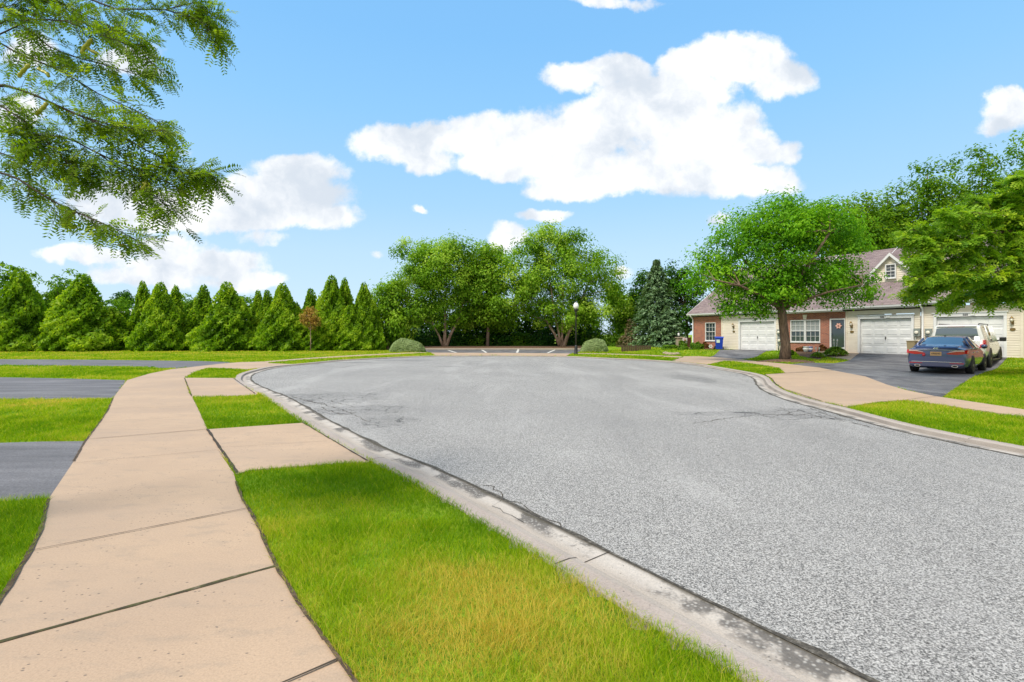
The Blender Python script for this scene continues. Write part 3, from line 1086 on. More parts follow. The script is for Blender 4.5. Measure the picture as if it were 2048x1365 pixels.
# parking bay stripes
st = MB()
for a, b in [((896, 701.2), (912, 706.3)), ((964, 700.8), (973, 706.5)), ((1037, 699.8), (1034, 706.6)), ((1110, 700.5), (1095, 707.2))]:
    strip(st, P(*a), P(*b), 0.2, 0.028)
tag(st.build('parking_lot_markings', M['stripe']), kind='structure')


# ------------------------------------------------------------------ foliage builders
def unit(a):
    return a / (np.linalg.norm(a, axis=-1, keepdims=True) + 1e-9)


def leaf_quads(c, nrm, size, aspect=0.5, tdir=None, bend=0.15):
    """one folded diamond leaf per centre"""
    n = len(c)
    t = RNG.normal(size=(n, 3)) if tdir is None else tdir + RNG.normal(size=(n, 3)) * 0.35
    t = unit(t - nrm * np.sum(t * nrm, 1, keepdims=True))
    b = np.cross(nrm, t)
    s = np.asarray(size).reshape(-1, 1)
    v = np.empty((n, 4, 3))
    v[:, 0] = c - t * s * 0.5
    v[:, 1] = c + b * s * aspect * 0.5 + nrm * s * bend
    v[:, 2] = c + t * s * 0.5
    v[:, 3] = c - b * s * aspect * 0.5 + nrm * s * bend
    f = np.arange(n * 4).reshape(n, 4)
    return v.reshape(-1, 3), f


def crown_points(blobs, n_clumps, per, clump_r, flat=0.6, outer=0.42):
    """blobs: (centre, (rx, ry, rz)); returns leaf centres, outward dirs, tones, clump centres"""
    vol = np.array([r[0] * r[1] * r[2] for _, r in blobs]) ** 0.8
    which = RNG.choice(len(blobs), n_clumps, p=vol / vol.sum())
    cen = np.array([list(b[0]) for b in blobs])[which]
    rad = np.array([list(b[1]) for b in blobs])[which]
    d = unit(RNG.normal(size=(n_clumps, 3)))
    rr = RNG.random((n_clumps, 1)) ** outer
    cc = cen + d * rad * rr
    tone = np.clip(0.47 + RNG.normal(size=n_clumps) * 0.24, 0, 1)
    od = unit(RNG.normal(size=(n_clumps, per, 3)))
    orad = RNG.random((n_clumps, per, 1)) ** 0.5 * 1.5
    strag = RNG.random((n_clumps, per, 1)) < 0.03
    orad = np.where(strag, orad * 1.5, orad)
    off = od * orad * np.array([1, 1, flat]) * clump_r * RNG.uniform(0.6, 1.35, (n_clumps, 1, 1))
    pts = (cc[:, None] + off).reshape(-1, 3)
    out = np.repeat(d, per, 0) * 0.35 + od.reshape(-1, 3) * 0.95
    tt = np.clip(np.repeat(tone, per) + RNG.normal(size=len(pts)) * 0.14, 0, 1)
    return pts, out, tt, cc


def branch_path(a, b, sag=0.0, n=6, wob=0.06):
    a, b = Vector(a), Vector(b)
    L = (b - a).length
    out = []
    for i in range(n):
        t = i / (n - 1)
        p = a.lerp(b, t)
        p.z += math.sin(t * math.pi) * sag * L
        if 0 < i < n - 1:
            p += Vector((random.uniform(-1, 1), random.uniform(-1, 1), random.uniform(-1, 1))) * wob * L * 0.5
        out.append(p)
    return out


def tree(name, label, cat, base, blobs, stems, leaf, leafmat, barkmat, n_clumps, per, clump_r, group=None, limbs=26, limb_r=0.05, flat=0.6, outer=0.42, droop=0.0, aspect=0.5, upn=0.6, roots=0.0):
    """stems: list of (points, r0, r1) in world coordinates; blobs in world coordinates"""
    b = Vector(base)
    t = thing(name, label, cat, b, 0, group)
    pts, out, tone, cc = crown_points(blobs, n_clumps, per, clump_r, flat, outer)
    nrm = unit(out + np.array([0, 0, upn]) + RNG.normal(size=pts.shape) * 0.42)
    td = np.tile(np.array([0, 0, -1.0]), (len(pts), 1)) * droop if droop else None
    v, f = leaf_quads(pts, nrm, leaf * RNG.uniform(0.65, 1.25, len(pts)), aspect, td)
    link('crown', np_mesh('crown', v - np.array(b), f, leafmat, tone), t)
    mb = MB()
    tips = []
    for (sp, r0, r1) in stems:
        sp = [Vector(p) - b for p in sp]
        k = len(sp)
        rr = [r0 + (r1 - r0) * (i / (k - 1)) ** 0.8 for i in range(k)]
        if roots:
            rr[0] *= 1.0 + roots
        mb.tube(sp, rr, 10)
        tips += [(sp[i], rr[i]) for i in range(max(1, k // 2), k)]
    order = list(range(len(cc)))
    random.shuffle(order)
    for i in order[:limbs]:
        e = Vector(cc[i]) - b
        s, r = min(tips, key=lambda q: (q[0] - e).length + max(0, q[0].z - e.z) * 1.5)
        if (e - s).length > 0.5:
            pth = branch_path(s, e, 0.05, 6)
            r = min(limb_r, r * 0.7)
            mb.tube(pth, [r * (1 - 0.8 * q / 5) for q in range(6)], 5, cap=False)
    mb.build('trunk', barkmat, t)
    return t


def pxblobs(lst, d, thick=1.0):
    out = []
    for (px, py, rx, ry, *o) in lst:
        dd = d + (o[0] if o else 0)
        c = PD(px, py, dd)
        out.append((c, (rx / F * dd, rx / F * dd * thick, ry / F * dd)))
    return out


def shrub(name, label, cat, x, y, rx, ry, h, leafmat, n=900, leaf=0.09, group=None, lump=0.12, aspect=0.6, lean=0.0):
    """a low plant: leaves over and inside an uneven mound, on a few stems"""
    z0 = gh(x, y)
    t = thing(name, label, cat, (x, y, z0), 0, group)
    d = unit(RNG.normal(size=(n, 3)))
    d[:, 2] = np.abs(d[:, 2]) * 1.0 - 0.12
    ph = RNG.uniform(0, 6, 6)
    bumpy = 1 + lump * (np.sin(d[:, 0] * 7 + ph[0]) + np.sin(d[:, 1] * 6 + ph[1]) + np.sin(d[:, 2] * 8 + ph[2]))
    r = RNG.random(n) ** 0.22 * bumpy
    pts = d * r[:, None] * np.array([rx, ry, h])
    pts[:, 0] += lean * pts[:, 2]
    pts[:, 2] = np.maximum(pts[:, 2], 0.02)
    nrm = unit(d + np.array([0, 0, 0.4]) + RNG.normal(size=(n, 3)) * 0.45)
    v, f = leaf_quads(pts, nrm, leaf * RNG.uniform(0.7, 1.3, n), aspect)
    tone = np.clip(0.42 + RNG.normal(size=n) * 0.2, 0, 1)
    link('foliage', np_mesh('foliage', v, f, leafmat, tone), t)
    mb = MB()
    for k in range(5):
        a = k * 1.26 + ph[3]
        mb.tube([(0.05 * math.cos(a), 0.05 * math.sin(a), -0.03), (rx * .35 * math.cos(a), ry * .35 * math.sin(a), h * 0.4), (rx * .6 * math.cos(a), ry * .6 * math.sin(a), h * 0.75)], [0.02, 0.014, 0.006], 5)
    mb.build('stems', M['bark'], t)
    return t


# ------------------------------------------------------------------ arborvitae row
def arb_meshes(seed, n, bulge, wob):
    """a unit arborvitae: height 1, base radius 1 -> crown mesh and trunk mesh"""
    rg = np.random.default_rng(seed)
    h = 1 - np.sqrt(rg.random(n) * 0.985 + 0.003)          # more foliage low down
    h = np.clip(h + rg.normal(size=n) * 0.01, 0.004, 0.995)
    a = rg.uniform(0, 2 * np.pi, n)
    prof = (1 - h) ** bulge * (1 - 0.12 * h)
    ph = rg.uniform(0, 6.28, 12)
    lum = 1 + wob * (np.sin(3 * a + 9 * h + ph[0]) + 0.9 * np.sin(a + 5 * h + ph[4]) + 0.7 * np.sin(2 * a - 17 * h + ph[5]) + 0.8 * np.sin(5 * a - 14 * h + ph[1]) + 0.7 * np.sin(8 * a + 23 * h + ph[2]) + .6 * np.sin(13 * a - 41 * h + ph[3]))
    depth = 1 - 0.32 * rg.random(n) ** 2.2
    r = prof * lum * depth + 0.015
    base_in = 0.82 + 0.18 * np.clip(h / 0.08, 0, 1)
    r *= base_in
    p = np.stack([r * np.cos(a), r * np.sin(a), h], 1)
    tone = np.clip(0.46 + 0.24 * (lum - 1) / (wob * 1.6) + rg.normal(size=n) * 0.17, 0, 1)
    return p, a, tone, rg


def arborvitae(px, top, half, d, label, mesh_id, cache={}):
    x = (px - CX) / F * d
    hgt = CAMH + (HY - top) / F * d - gh(x, d)
    rad = half / F * d
    key = (mesh_id,)
    if key not in cache:
        n = [11500, 10500, 7000, 6500][mesh_id]
        p, a, tone, rg = arb_meshes(11 + mesh_id, n, [0.92, 0.86, 0.78, 0.88][mesh_id], [0.085, 0.10, 0.11, 0.12][mesh_id])
        asp = [2.9, 2.5, 1.6, 1.7][mesh_id]             # metres of radius / height used while making the leaves
        H = 7.0
        Rr = asp
        pts = p * np.array([Rr, Rr, H])
        out = np.stack([np.cos(a), np.sin(a), np.full(len(a), 0.55)], 1)
        side = np.stack([-np.sin(a), np.cos(a), np.zeros(len(a))], 1)
        nrm = unit(out * 0.5 + side * RNG.normal(size=(len(a), 1)) * 0.8 + RNG.normal(size=pts.shape) * 0.35)
        td = np.stack([np.cos(a) * 0.55, np.sin(a) * 0.55, np.full(len(a), 1.0)], 1)
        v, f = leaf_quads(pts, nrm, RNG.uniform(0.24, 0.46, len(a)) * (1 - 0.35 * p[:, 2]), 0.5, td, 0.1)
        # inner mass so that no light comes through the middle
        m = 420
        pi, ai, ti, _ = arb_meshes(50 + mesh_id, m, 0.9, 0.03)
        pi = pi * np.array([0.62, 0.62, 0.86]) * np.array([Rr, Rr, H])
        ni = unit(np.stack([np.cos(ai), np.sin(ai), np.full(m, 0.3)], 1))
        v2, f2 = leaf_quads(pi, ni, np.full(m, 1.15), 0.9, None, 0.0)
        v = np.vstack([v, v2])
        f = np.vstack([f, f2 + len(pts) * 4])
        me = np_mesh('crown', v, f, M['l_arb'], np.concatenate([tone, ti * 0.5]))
        tb = MB().tube([(0, 0, -0.1), (0, 0, 2.5), (0, 0, 6.3)], [0.16, 0.10, 0.03], 8)
        cache[key] = (me, tb.mesh('trunk', M['bark']), Rr, H)
    me, tm, Rr, H = cache[key]
    t = thing('arborvitae', label, 'tree', (x, d, gh(x, d)), random.uniform(0, 6.28), 'arborvitae row along the back lawn')
    s = (rad / Rr, rad / Rr, hgt / H)
    for nm, mm in (('crown', me), ('trunk', tm)):
        o = link(nm, mm, t)
        o.scale = s
    return t


ARB = [
    (-95, 535, 74, 46.5, 'broad arborvitae cut by the left edge of the photo', 1),
    (38, 529, 74, 46.0, 'tallest arborvitae of the row, broad cone nearest the left edge', 0),
    (165, 541, 76, 46.5, 'broad arborvitae with a blunt rounded top, left of the white far roof', 1),
    (286, 556, 32, 49.5, 'slim arborvitae peak just right of the white far roof', 2),
    (322, 558, 58, 46.5, 'broad arborvitae cone standing just right of the far white roof and slim peak', 0),
    (352, 565, 36, 49.0, 'slim arborvitae tip leaning out behind a broad cone left of the sidewalk bend', 3),
    (407, 564, 36, 49.5, 'slim dark arborvitae between two broad cones above the sidewalk bend', 2),
    (455, 558, 66, 47.0, 'widest double-topped arborvitae, second broad cone left of the brown sapling', 1),
    (516, 574, 30, 50.0, 'short slim arborvitae tip, left one of a close pair behind the hedge', 3),
    (534, 575, 30, 49.5, 'short slim arborvitae tip, right one of a close pair behind the hedge', 2),
    (566, 560, 60, 47.5, 'broad arborvitae cone just left of the brown sapling', 0),
    (592, 600, 34, 48.5, 'low arborvitae filling the gap left of the brown sapling', 3),
    (621, 572, 34, 50.5, 'slim arborvitae peak rising straight behind the brown sapling', 2),
    (664, 544, 54, 48.5, 'tall pointed arborvitae just right of the brown sapling', 1),
    (689, 549, 36, 50.0, 'tall slim arborvitae tip, second peak right of the brown sapling', 3),
    (728, 559, 48, 49.0, 'arborvitae at the right end of the row beside the leafy birches', 0),
    (640, 612, 44, 47.6, 'low bushy arborvitae whose skirt shows behind the sapling trunk', 1),
    (225, 610, 44, 47.5, 'low arborvitae skirt in front of the white far roof', 3),
    (388, 618, 40, 48.0, 'low arborvitae filling the gap right of the slim tip', 2),
    (508, 628, 40, 48.5, 'low arborvitae filling the gap below the close pair of tips', 3),
    (700, 606, 44, 47.8, 'low bushy arborvitae in front of the right end of the row', 1),
]
for a in ARB:
    arborvitae(*a[:4], a[4], a[5])

# ------------------------------------------------------------------ trees behind the arborvitae
for (px, top, rx, ry, d, lab, k) in [
    (20, 560, 50, 44, 62, 'dark leafy tree peeping over the leftmost arborvitae', 'l_back'),
    (140, 585, 34, 46, 64, 'round leafy tree behind the blunt topped arborvitae', 'l_back'),
    (108, 598, 24, 26, 66, 'small loose tree showing in the gap between the two broad left arborvitae', 'l_back'),
    (235, 622, 32, 26, 70, 'pale leafy tree around the white far roof', 'l_back'),
    (246, 596, 16, 14, 90, 'small dark distant tree above the white far roof', 'l_deep'),
    (375, 610, 26, 22, 68, 'leafy tree seen through the gap left of the slim dark arborvitae', 'l_back'),
    (488, 612, 24, 20, 68, 'leafy tree in the gap right of the widest arborvitae', 'l_back'),
]:
    base = PD(px, 0, d)
    base.z = 0
    tree('leafy_tree', lab, 'tree', base, pxblobs([(px, top, rx, ry), (px - rx * .5, top + ry * .6, rx * .7, ry * .7), (px + rx * .5, top + ry * .7, rx * .7, ry * .7)], d),
         [([base, base + Vector((0.1, 0, 2.2)), base + Vector((0, 0.1, 4.2))], 0.2, 0.08)], 0.42, M[k], M['bark'], 90, 26, 0.5, 'trees beyond the arborvitae row', 8)

# ------------------------------------------------------------------ two big multi-stem trees behind the parking lot
def big_birch(label, bpx, d, blobs, stems, n_clumps):
    x = (bpx - CX) / F * d
    base = Vector((x, d, gh(x, d)))
    st = []
    for (dx, h, r) in stems:
        top = base + Vector((dx, random.uniform(-.4, .4), h))
        mid = base + Vector((dx * 0.52, 0, h * 0.42))
        st.append(([base + Vector((dx * 0.05, 0, -0.1)), base + Vector((dx * .24, 0, h * .2)), mid, base.lerp(top, .75), top], r, r * 0.3))
    return tree('birch_tree', label, 'tree', base, pxblobs(blobs, d, 0.85), st, 0.26, M['l_birch'], M['barkpale'], n_clumps, 185, 0.85, 'big birches behind the parking lot', 50, 0.09, 0.7, 0.36, 0.5, 0.55, 0.6, 0.25)


big_birch('left big birch with three pale stems behind the parking bays', 889, 53.0,
          [(868, 520, 62, 48), (918, 508, 40, 38), (820, 528, 36, 42), (835, 580, 54, 44), (905, 575, 58, 50), (868, 628, 52, 30), (930, 615, 44, 40), (800, 600, 30, 36), (880, 555, 80, 60), (812, 500, 20, 16), (860, 484, 26, 16), (940, 482, 22, 14), (900, 640, 40, 18), (955, 560, 34, 52), (760, 620, 24, 30)],
          [(-2.3, 5.5, .13), (0.15, 7.5, .2), (2.6, 6.2, .18)], 205)
big_birch('right big birch, tallest, with a fan of pale stems beside the street lamp', 1124, 53.0,
          [(1105, 492, 58, 40), (1150, 515, 66, 48), (1060, 540, 52, 52), (1185, 560, 54, 56), (1110, 570, 84, 60), (1060, 610, 48, 48), (1130, 628, 64, 30), (1200, 620, 44, 46), (1075, 500, 34, 34), (1095, 466, 34, 14), (1045, 492, 18, 20), (1218, 555, 24, 36), (1236, 600, 14, 24), (1180, 500, 24, 26), (1022, 545, 36, 40), (1018, 605, 38, 46), (1225, 620, 26, 40)],
          [(-3.0, 6.2, .17), (-1.5, 8.0, .15), (0.1, 7.2, .13), (2.8, 6.8, .21)], 225)
base = PD(975, 0, 55.0); base.z = gh(base.x, base.y)
tree('birch_tree', 'birch standing in the middle behind the two pale stemmed birches', 'tree', base, pxblobs([(972, 522, 42, 30), (1000, 530, 26, 30), (968, 580, 52, 50), (990, 630, 48, 34), (945, 635, 36, 30)], 55.0),
     [([base, base + Vector((0.1, 0, 3)), base + Vector((-.2, 0, 7))], .2, .08)], 0.34, M['l_birch'], M['barkpale'], 150, 130, 0.85, 'big birches behind the parking lot', 18, 0.07, 0.7, 0.36, 0.5)
base = PD(775, 0, 51.5); base.z = gh(base.x, base.y)
tree('birch_tree', 'lower drooping birch between the arborvitae row and the left big birch', 'tree', base, pxblobs([(772, 600, 28, 38), (765, 645, 36, 40), (800, 650, 30, 36), (790, 580, 18, 22)], 51.5),
     [([base, base + Vector((0.1, 0, 2)), base + Vector((.3, 0, 5))], .14, .06)], 0.32, M['l_birch'], M['barkpale'], 90, 100, 0.72, 'big birches behind the parking lot', 16, 0.05, 0.8, 0.36, 0.8)

# understorey shrubs behind the lot
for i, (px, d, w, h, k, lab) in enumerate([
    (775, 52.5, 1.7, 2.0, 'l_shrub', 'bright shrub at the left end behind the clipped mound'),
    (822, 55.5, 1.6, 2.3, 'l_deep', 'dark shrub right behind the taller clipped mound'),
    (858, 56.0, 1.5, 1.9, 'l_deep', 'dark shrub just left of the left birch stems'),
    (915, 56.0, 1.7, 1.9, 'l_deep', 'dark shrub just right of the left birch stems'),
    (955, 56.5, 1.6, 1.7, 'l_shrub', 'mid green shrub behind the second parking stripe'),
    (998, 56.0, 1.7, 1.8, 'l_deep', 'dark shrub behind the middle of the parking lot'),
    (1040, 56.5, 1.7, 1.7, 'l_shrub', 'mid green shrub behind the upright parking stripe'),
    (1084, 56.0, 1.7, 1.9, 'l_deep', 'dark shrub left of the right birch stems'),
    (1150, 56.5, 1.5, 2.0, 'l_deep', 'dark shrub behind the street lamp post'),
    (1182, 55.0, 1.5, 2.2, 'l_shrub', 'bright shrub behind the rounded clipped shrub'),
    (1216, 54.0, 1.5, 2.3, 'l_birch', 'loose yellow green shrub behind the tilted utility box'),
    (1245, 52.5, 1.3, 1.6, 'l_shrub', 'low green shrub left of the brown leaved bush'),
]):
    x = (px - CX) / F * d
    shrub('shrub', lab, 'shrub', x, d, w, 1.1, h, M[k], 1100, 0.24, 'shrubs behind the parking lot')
# tall evergreen screen in the shade under the birches
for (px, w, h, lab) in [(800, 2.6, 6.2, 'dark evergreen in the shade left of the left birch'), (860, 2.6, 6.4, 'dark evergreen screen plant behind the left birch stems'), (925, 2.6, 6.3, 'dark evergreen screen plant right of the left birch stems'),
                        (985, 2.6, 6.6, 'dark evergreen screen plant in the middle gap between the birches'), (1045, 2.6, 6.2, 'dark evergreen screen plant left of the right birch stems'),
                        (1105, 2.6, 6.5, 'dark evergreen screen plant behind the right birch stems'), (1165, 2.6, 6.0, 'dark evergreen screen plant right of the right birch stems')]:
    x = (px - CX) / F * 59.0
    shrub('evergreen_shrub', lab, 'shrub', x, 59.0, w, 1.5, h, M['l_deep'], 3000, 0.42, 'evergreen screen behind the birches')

# ------------------------------------------------------------------ sapling, spruce and neighbours
base = Vector((*P(621, 703), 0.0))
d = base.y
tree('sapling', 'young tree with thin trunk and sparse orange brown leaves on the back lawn', 'tree', base, pxblobs([(621, 638, 21, 25), (611, 645, 13, 16), (631, 640, 14, 18), (622, 620, 11, 9)], d, 0.9),
     [([base, base + Vector((0.02, 0, 1.0)), base + Vector((0, 0, 1.9)), base + Vector((.03, 0, 3.2))], .055, .02)], 0.15, M['l_brown'], M['barkpale'], 190, 13, 0.15, None, 60, 0.018, 1.0, 0.55)


def spruce(name, label, px, topy, basey_d, half, leafmat, group=None, n=15000, droop=-0.15):
    d = basey_d
    x = (px - CX) / F * d
    z0 = gh(x, d)
    H = CAMH + (HY - topy) / F * d - z0
    Rb = half / F * d
    t = thing(name, label, 'tree', (x, d, z0), 0, group)
    tiers = 17
    k = RNG.integers(0, tiers, n)
    hh = (k + 0.5) / tiers
    nb = 11
    br = RNG.integers(0, nb, n)
    ang = br * 2 * np.pi / nb + k * 1.9 + RNG.normal(size=n) * 0.13
    ln = Rb * (1 - hh) ** 0.72 * (0.9 + 0.3 * np.sin(k * 7.3 + br * 4.1))
    q = RNG.random(n) ** 0.6
    r = q * ln
    z = hh * H + r * (0.12 + droop) + RNG.normal(size=n) * 0.10 * H / tiers * 2.5 - q * q * 0.18 * ln
    pts = np.stack([r * np.cos(ang), r * np.sin(ang), np.maximum(z, 0.05)], 1)
    out = np.stack([np.cos(ang), np.sin(ang), np.full(n, -0.1)], 1)
    nrm = unit(np.array([0, 0, 1.0]) + out * 0.4 + RNG.normal(size=(n, 3)) * 0.5)
    v, f = leaf_quads(pts, nrm, RNG.uniform(0.2, 0.42, n), 0.4, out)
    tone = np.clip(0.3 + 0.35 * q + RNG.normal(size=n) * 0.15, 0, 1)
    link('crown', np_mesh('crown', v, f, leafmat, tone), t)
    MB().tube([(0, 0, -0.1), (0, 0, H * .5), (0, 0, H * .98)], [0.18, 0.1, 0.015], 8).build('trunk', M['bark'], t)
    return t


spruce('blue_spruce', 'conical blue green spruce left of the brick house corner', 1313, 522, 49, 62, M['l_spruce'])
spruce('spruce_tree', 'low wide grey green spruce in front of the blue spruce', 1333, 615, 47.5, 44, M['l_spruce'])
def leafy(px, d, blobs, label, k, nc=150, per=34, leaf=0.32, group='trees around the spruce and the house end', trunk_h=4.0, cr=0.55):
    base = PD(px, 0, d)
    base.z = gh(base.x, base.y)
    return tree('leafy_tree', label, 'tree', base, pxblobs(blobs, d), [([base - Vector((0, 0, .1)), base + Vector((0.1, 0, trunk_h * .5)), base + Vector((0, 0.1, trunk_h))], 0.22, 0.09)], leaf, M[k], M['bark'], nc, per, cr, group, 16, 0.07)


leafy(1372, 50, [(1372, 575, 36, 44), (1346, 556, 28, 36), (1335, 590, 24, 30), (1390, 620, 30, 34), (1362, 640, 38, 34), (1340, 600, 26, 40)], 'dark leafy tree between the blue spruce and the brick house', 'l_deep', 190)
leafy(1285, 56, [(1290, 560, 16, 22), (1282, 590, 22, 30), (1295, 620, 22, 30), (1275, 640, 22, 24)], 'thin dark tree behind the left flank of the blue spruce', 'l_deep', 120)
leafy(1240, 57, [(1238, 620, 26, 34), (1228, 590, 16, 24), (1255, 645, 22, 26), (1240, 600, 14, 20), (1248, 660, 26, 22)], 'loose pale tree between the right birch and the brown bush', 'l_birch', 230)
leafy(1270, 60, [(1268, 605, 14, 24), (1262, 630, 20, 22)], 'thin distant tree above the brown bush', 'l_birch', 60, 26)
x, y = (1264 - CX) / F * 50, 50
shrub('brown_bush', 'sparse brown bush, half dead, beside the spruces', 'shrub', x, y, 1.5, 1.2, 2.6, M['l_dead'], 1300, 0.2)
# brown fence behind the lawn there
fb = MB()
f0 = P(1262, 699)
ft = thing('wooden_fence', 'low dark brown fence panel behind the lawn, beside the brown bush', 'fence', (f0[0], f0[1] + 3.5, gh(f0[0], f0[1]) - .3))
for k in range(16):
    fb.box(k * 0.16, k * 0.16 + 0.145, 0, 0.02, 0.03, .85 + 0.01 * (k % 3))
fb.build('boards', M['soil'], ft)
for k in (0, 1.25, 2.5):
    MB().box(k, k + 0.09, 0.03, 0.12, 0, .9, b=0.01).build('post', M['soil'], ft)

# tall trees behind the houses
for (px, d, bl, lab) in [
    (1672, 62, [(1675, 455, 46, 50), (1650, 440, 30, 36), (1700, 500, 40, 40)], 'tall tree right behind the crown of the front yard tree'),
    (1735, 62, [(1732, 430, 34, 46), (1750, 470, 44, 46), (1715, 480, 36, 44)], 'tall tree above the lower roof ridge, left of the dormer'),
    (1790, 64, [(1786, 420, 42, 52), (1800, 470, 46, 50), (1770, 460, 34, 46)], 'tall tree above the roof dormer'),
    (1862, 62, [(1858, 370, 42, 50), (1880, 420, 56, 60), (1840, 430, 44, 60), (1870, 490, 60, 50)], 'tall open crowned tree, second from the right edge behind the roof'),
    (1945, 62, [(1948, 350, 52, 54), (1930, 420, 60, 62), (1980, 400, 50, 60), (1950, 480, 70, 50)], 'tall tree behind the roof with its top touching the small right cloud'),
    (2050, 60, [(2052, 330, 56, 62), (2020, 400, 54, 66), (2080, 420, 60, 70), (2050, 490, 70, 60)], 'tallest tree, cut by the right edge of the photo'),
]:
    base = PD(px, 0, d)
    base.z = GH
    st = []
    for k in range(4):
        e = Vector(pxblobs(bl, d)[k % len(bl)][0]) + Vector((random.uniform(-1, 1), random.uniform(-1, 1), 1.5))
        st.append(([base, base.lerp(e, .3) * 0.5 + (base + Vector((0, 0, 5))) * 0.5, base.lerp(e, .7), e], 0.24, 0.05))
    tree('tall_tree', lab, 'tree', base, pxblobs(bl, d), st, 0.42, M['l_back'], M['bark'], 200, 34, 0.72, 'tall trees behind the houses', 40, 0.08, 0.9, 0.42)

# ------------------------------------------------------------------ front yard ash tree
bx, by = P(1570, 712.5)
base = Vector((bx, by, gh(bx, by)))
d = by
def Q(px, py, dd=0.0):
    return PD(px, py, d + dd)
ash_blobs = pxblobs([(1560, 440, 78, 34), (1480, 470, 66, 46), (1640, 455, 80, 46), (1560, 490, 100, 48), (1420, 520, 44, 44), (1690, 510, 46, 48), (1400, 560, 30, 34), (1450, 555, 54, 40),
                     (1530, 560, 66, 34), (1640, 560, 62, 36), (1712, 575, 46, 32), (1740, 560, 24, 26), (1470, 612, 40, 20), (1500, 590, 50, 26), (1600, 600, 48, 22), (1680, 600, 40, 18), (1545, 585, 60, 22), (1450, 625, 26, 12), (1515, 612, 34, 16), (1580, 545, 60, 30), (1565, 422, 52, 28), (1610, 428, 44, 28)], d, 0.9)
tree('ash_tree', 'big bright green street tree on the small front lawn before the brick house', 'tree', base, ash_blobs,
     [([base - Vector((0, 0, .1)), Q(1571, 690), Q(1567, 655), Q(1564, 628), Q(1562, 610)], 0.26, 0.20),
      ([Q(1562, 612), Q(1540, 575, .3), Q(1510, 545, .6), Q(1470, 500, 1)], .16, .05),
      ([Q(1563, 612), Q(1556, 570), Q(1562, 520, -.3), Q(1558, 450, -.3)], .17, .05),
      ([Q(1565, 612), Q(1590, 570, -.5), Q(1620, 525, -1), Q(1660, 465, -1.4)], .16, .05),
      ([Q(1568, 614), Q(1610, 600, -.5), Q(1655, 585, -1.2), Q(1725, 570, -1.6)], .11, .03),
      ([Q(1560, 616), Q(1520, 590, -.8), Q(1480, 572, -1.5), Q(1430, 560, -2)], .11, .03),
      ([Q(1562, 606), Q(1575, 560, 1.2), Q(1590, 510, 2.4), Q(1600, 450, 3)], .13, .04)],
     0.18, M['l_ash'], M['bark'], 400, 105, 0.56, None, 60, 0.05, 0.7, 0.40, 0.3, 0.5, 0.5, 0.3)
# mulch ring at its foot
mr = MB()
prof = [(1.15, 0.0), (1.0, 0.05), (0.6, 0.12), (0.35, 0.16)]
vs, fs = [], []
nseg = 28
for (r, h) in prof:
    for k in range(nseg):
        a = 2 * math.pi * k / nseg
        rr = r * (1 + 0.12 * math.sin(3 * a + r * 4) + random.uniform(-.06, .06))
        vs.append((bx + rr * 1.35 * math.cos(a), by + rr * math.sin(a), gh(bx + rr * 1.35 * math.cos(a), by + rr * math.sin(a)) + h + 0.004))
for i in range(len(prof) - 1):
    for k in range(nseg):
        fs.append((i * nseg + k, i * nseg + (k + 1) % nseg, (i + 1) * nseg + (k + 1) % nseg, (i + 1) * nseg + k))
mr.add(vs, fs, True)
tag(mr.build('mulch_ring', M['mulch']), kind='structure')


# ------------------------------------------------------------------ feathery locust foliage
def pinnate(bases, dirs, lens, pairs, leaflet, droop, tones, width=0.42):
    """compound leaves: a curved midrib with pairs of small leaflets"""
    n = len(bases)
    side0 = unit(np.cross(dirs, np.array([0, 0, 1.0]) + RNG.normal(size=(n, 3)) * 0.5))
    j = (np.arange(pairs) + 0.9) / pairs
    jj = j[None, :, None]
    mid = bases[:, None] + dirs[:, None] * lens[:, None, None] * jj
    mid = mid + np.array([0, 0, -1.0]) * (droop * lens)[:, None, None] * jj ** 2
    tang = unit(dirs[:, None] + np.array([0, 0, -2.0]) * droop * jj)
    sides = np.stack([side0, -side0], 1)                      # n,2,3
    taper = (0.75 + 0.5 * np.sin(j * np.pi))[None, None, :, None]
    ld = unit(sides[:, :, None] * 1.0 + tang[:, None] * 0.45 + RNG.normal(size=(n, 2, pairs, 3)) * 0.12)
    ll = leaflet * lens[:, None, None, None] * taper
    c0 = mid[:, None] + ld * 0.0
    tip = c0 + ld * ll
    m = c0 + ld * ll * 0.5
    wv = unit(tang[:, None] + RNG.normal(size=(n, 2, pairs, 3)) * 0.15) * ll * width * 0.5
    v = np.stack([np.broadcast_to(c0, tip.shape), m + wv, tip, m - wv], 4 - 0 - 1 + 0)  # n,2,p,4,3 below
    v = np.stack([np.broadcast_to(c0, tip.shape), m + wv, tip, m - wv], 3)
    f = np.arange(n * 2 * pairs * 4).reshape(-1, 4)
    tone = np.clip(np.repeat(tones, 2 * pairs) + RNG.normal(size=n * 2 * pairs) * 0.08, 0, 1)
    return v.reshape(-1, 3), f, tone


def polyline_pts(pl, n):
    pl = [Vector(p) for p in pl]
    seg = [(b - a).length for a, b in zip(pl, pl[1:])]
    tot = sum(seg)
    out = []
    for i in range(n):
        s = tot * i / (n - 1)
        k = 0
        while k < len(seg) - 1 and s > seg[k]:
            s -= seg[k]
            k += 1
        out.append(pl[k].lerp(pl[k + 1], min(1, s / max(seg[k], 1e-6))))
    return out


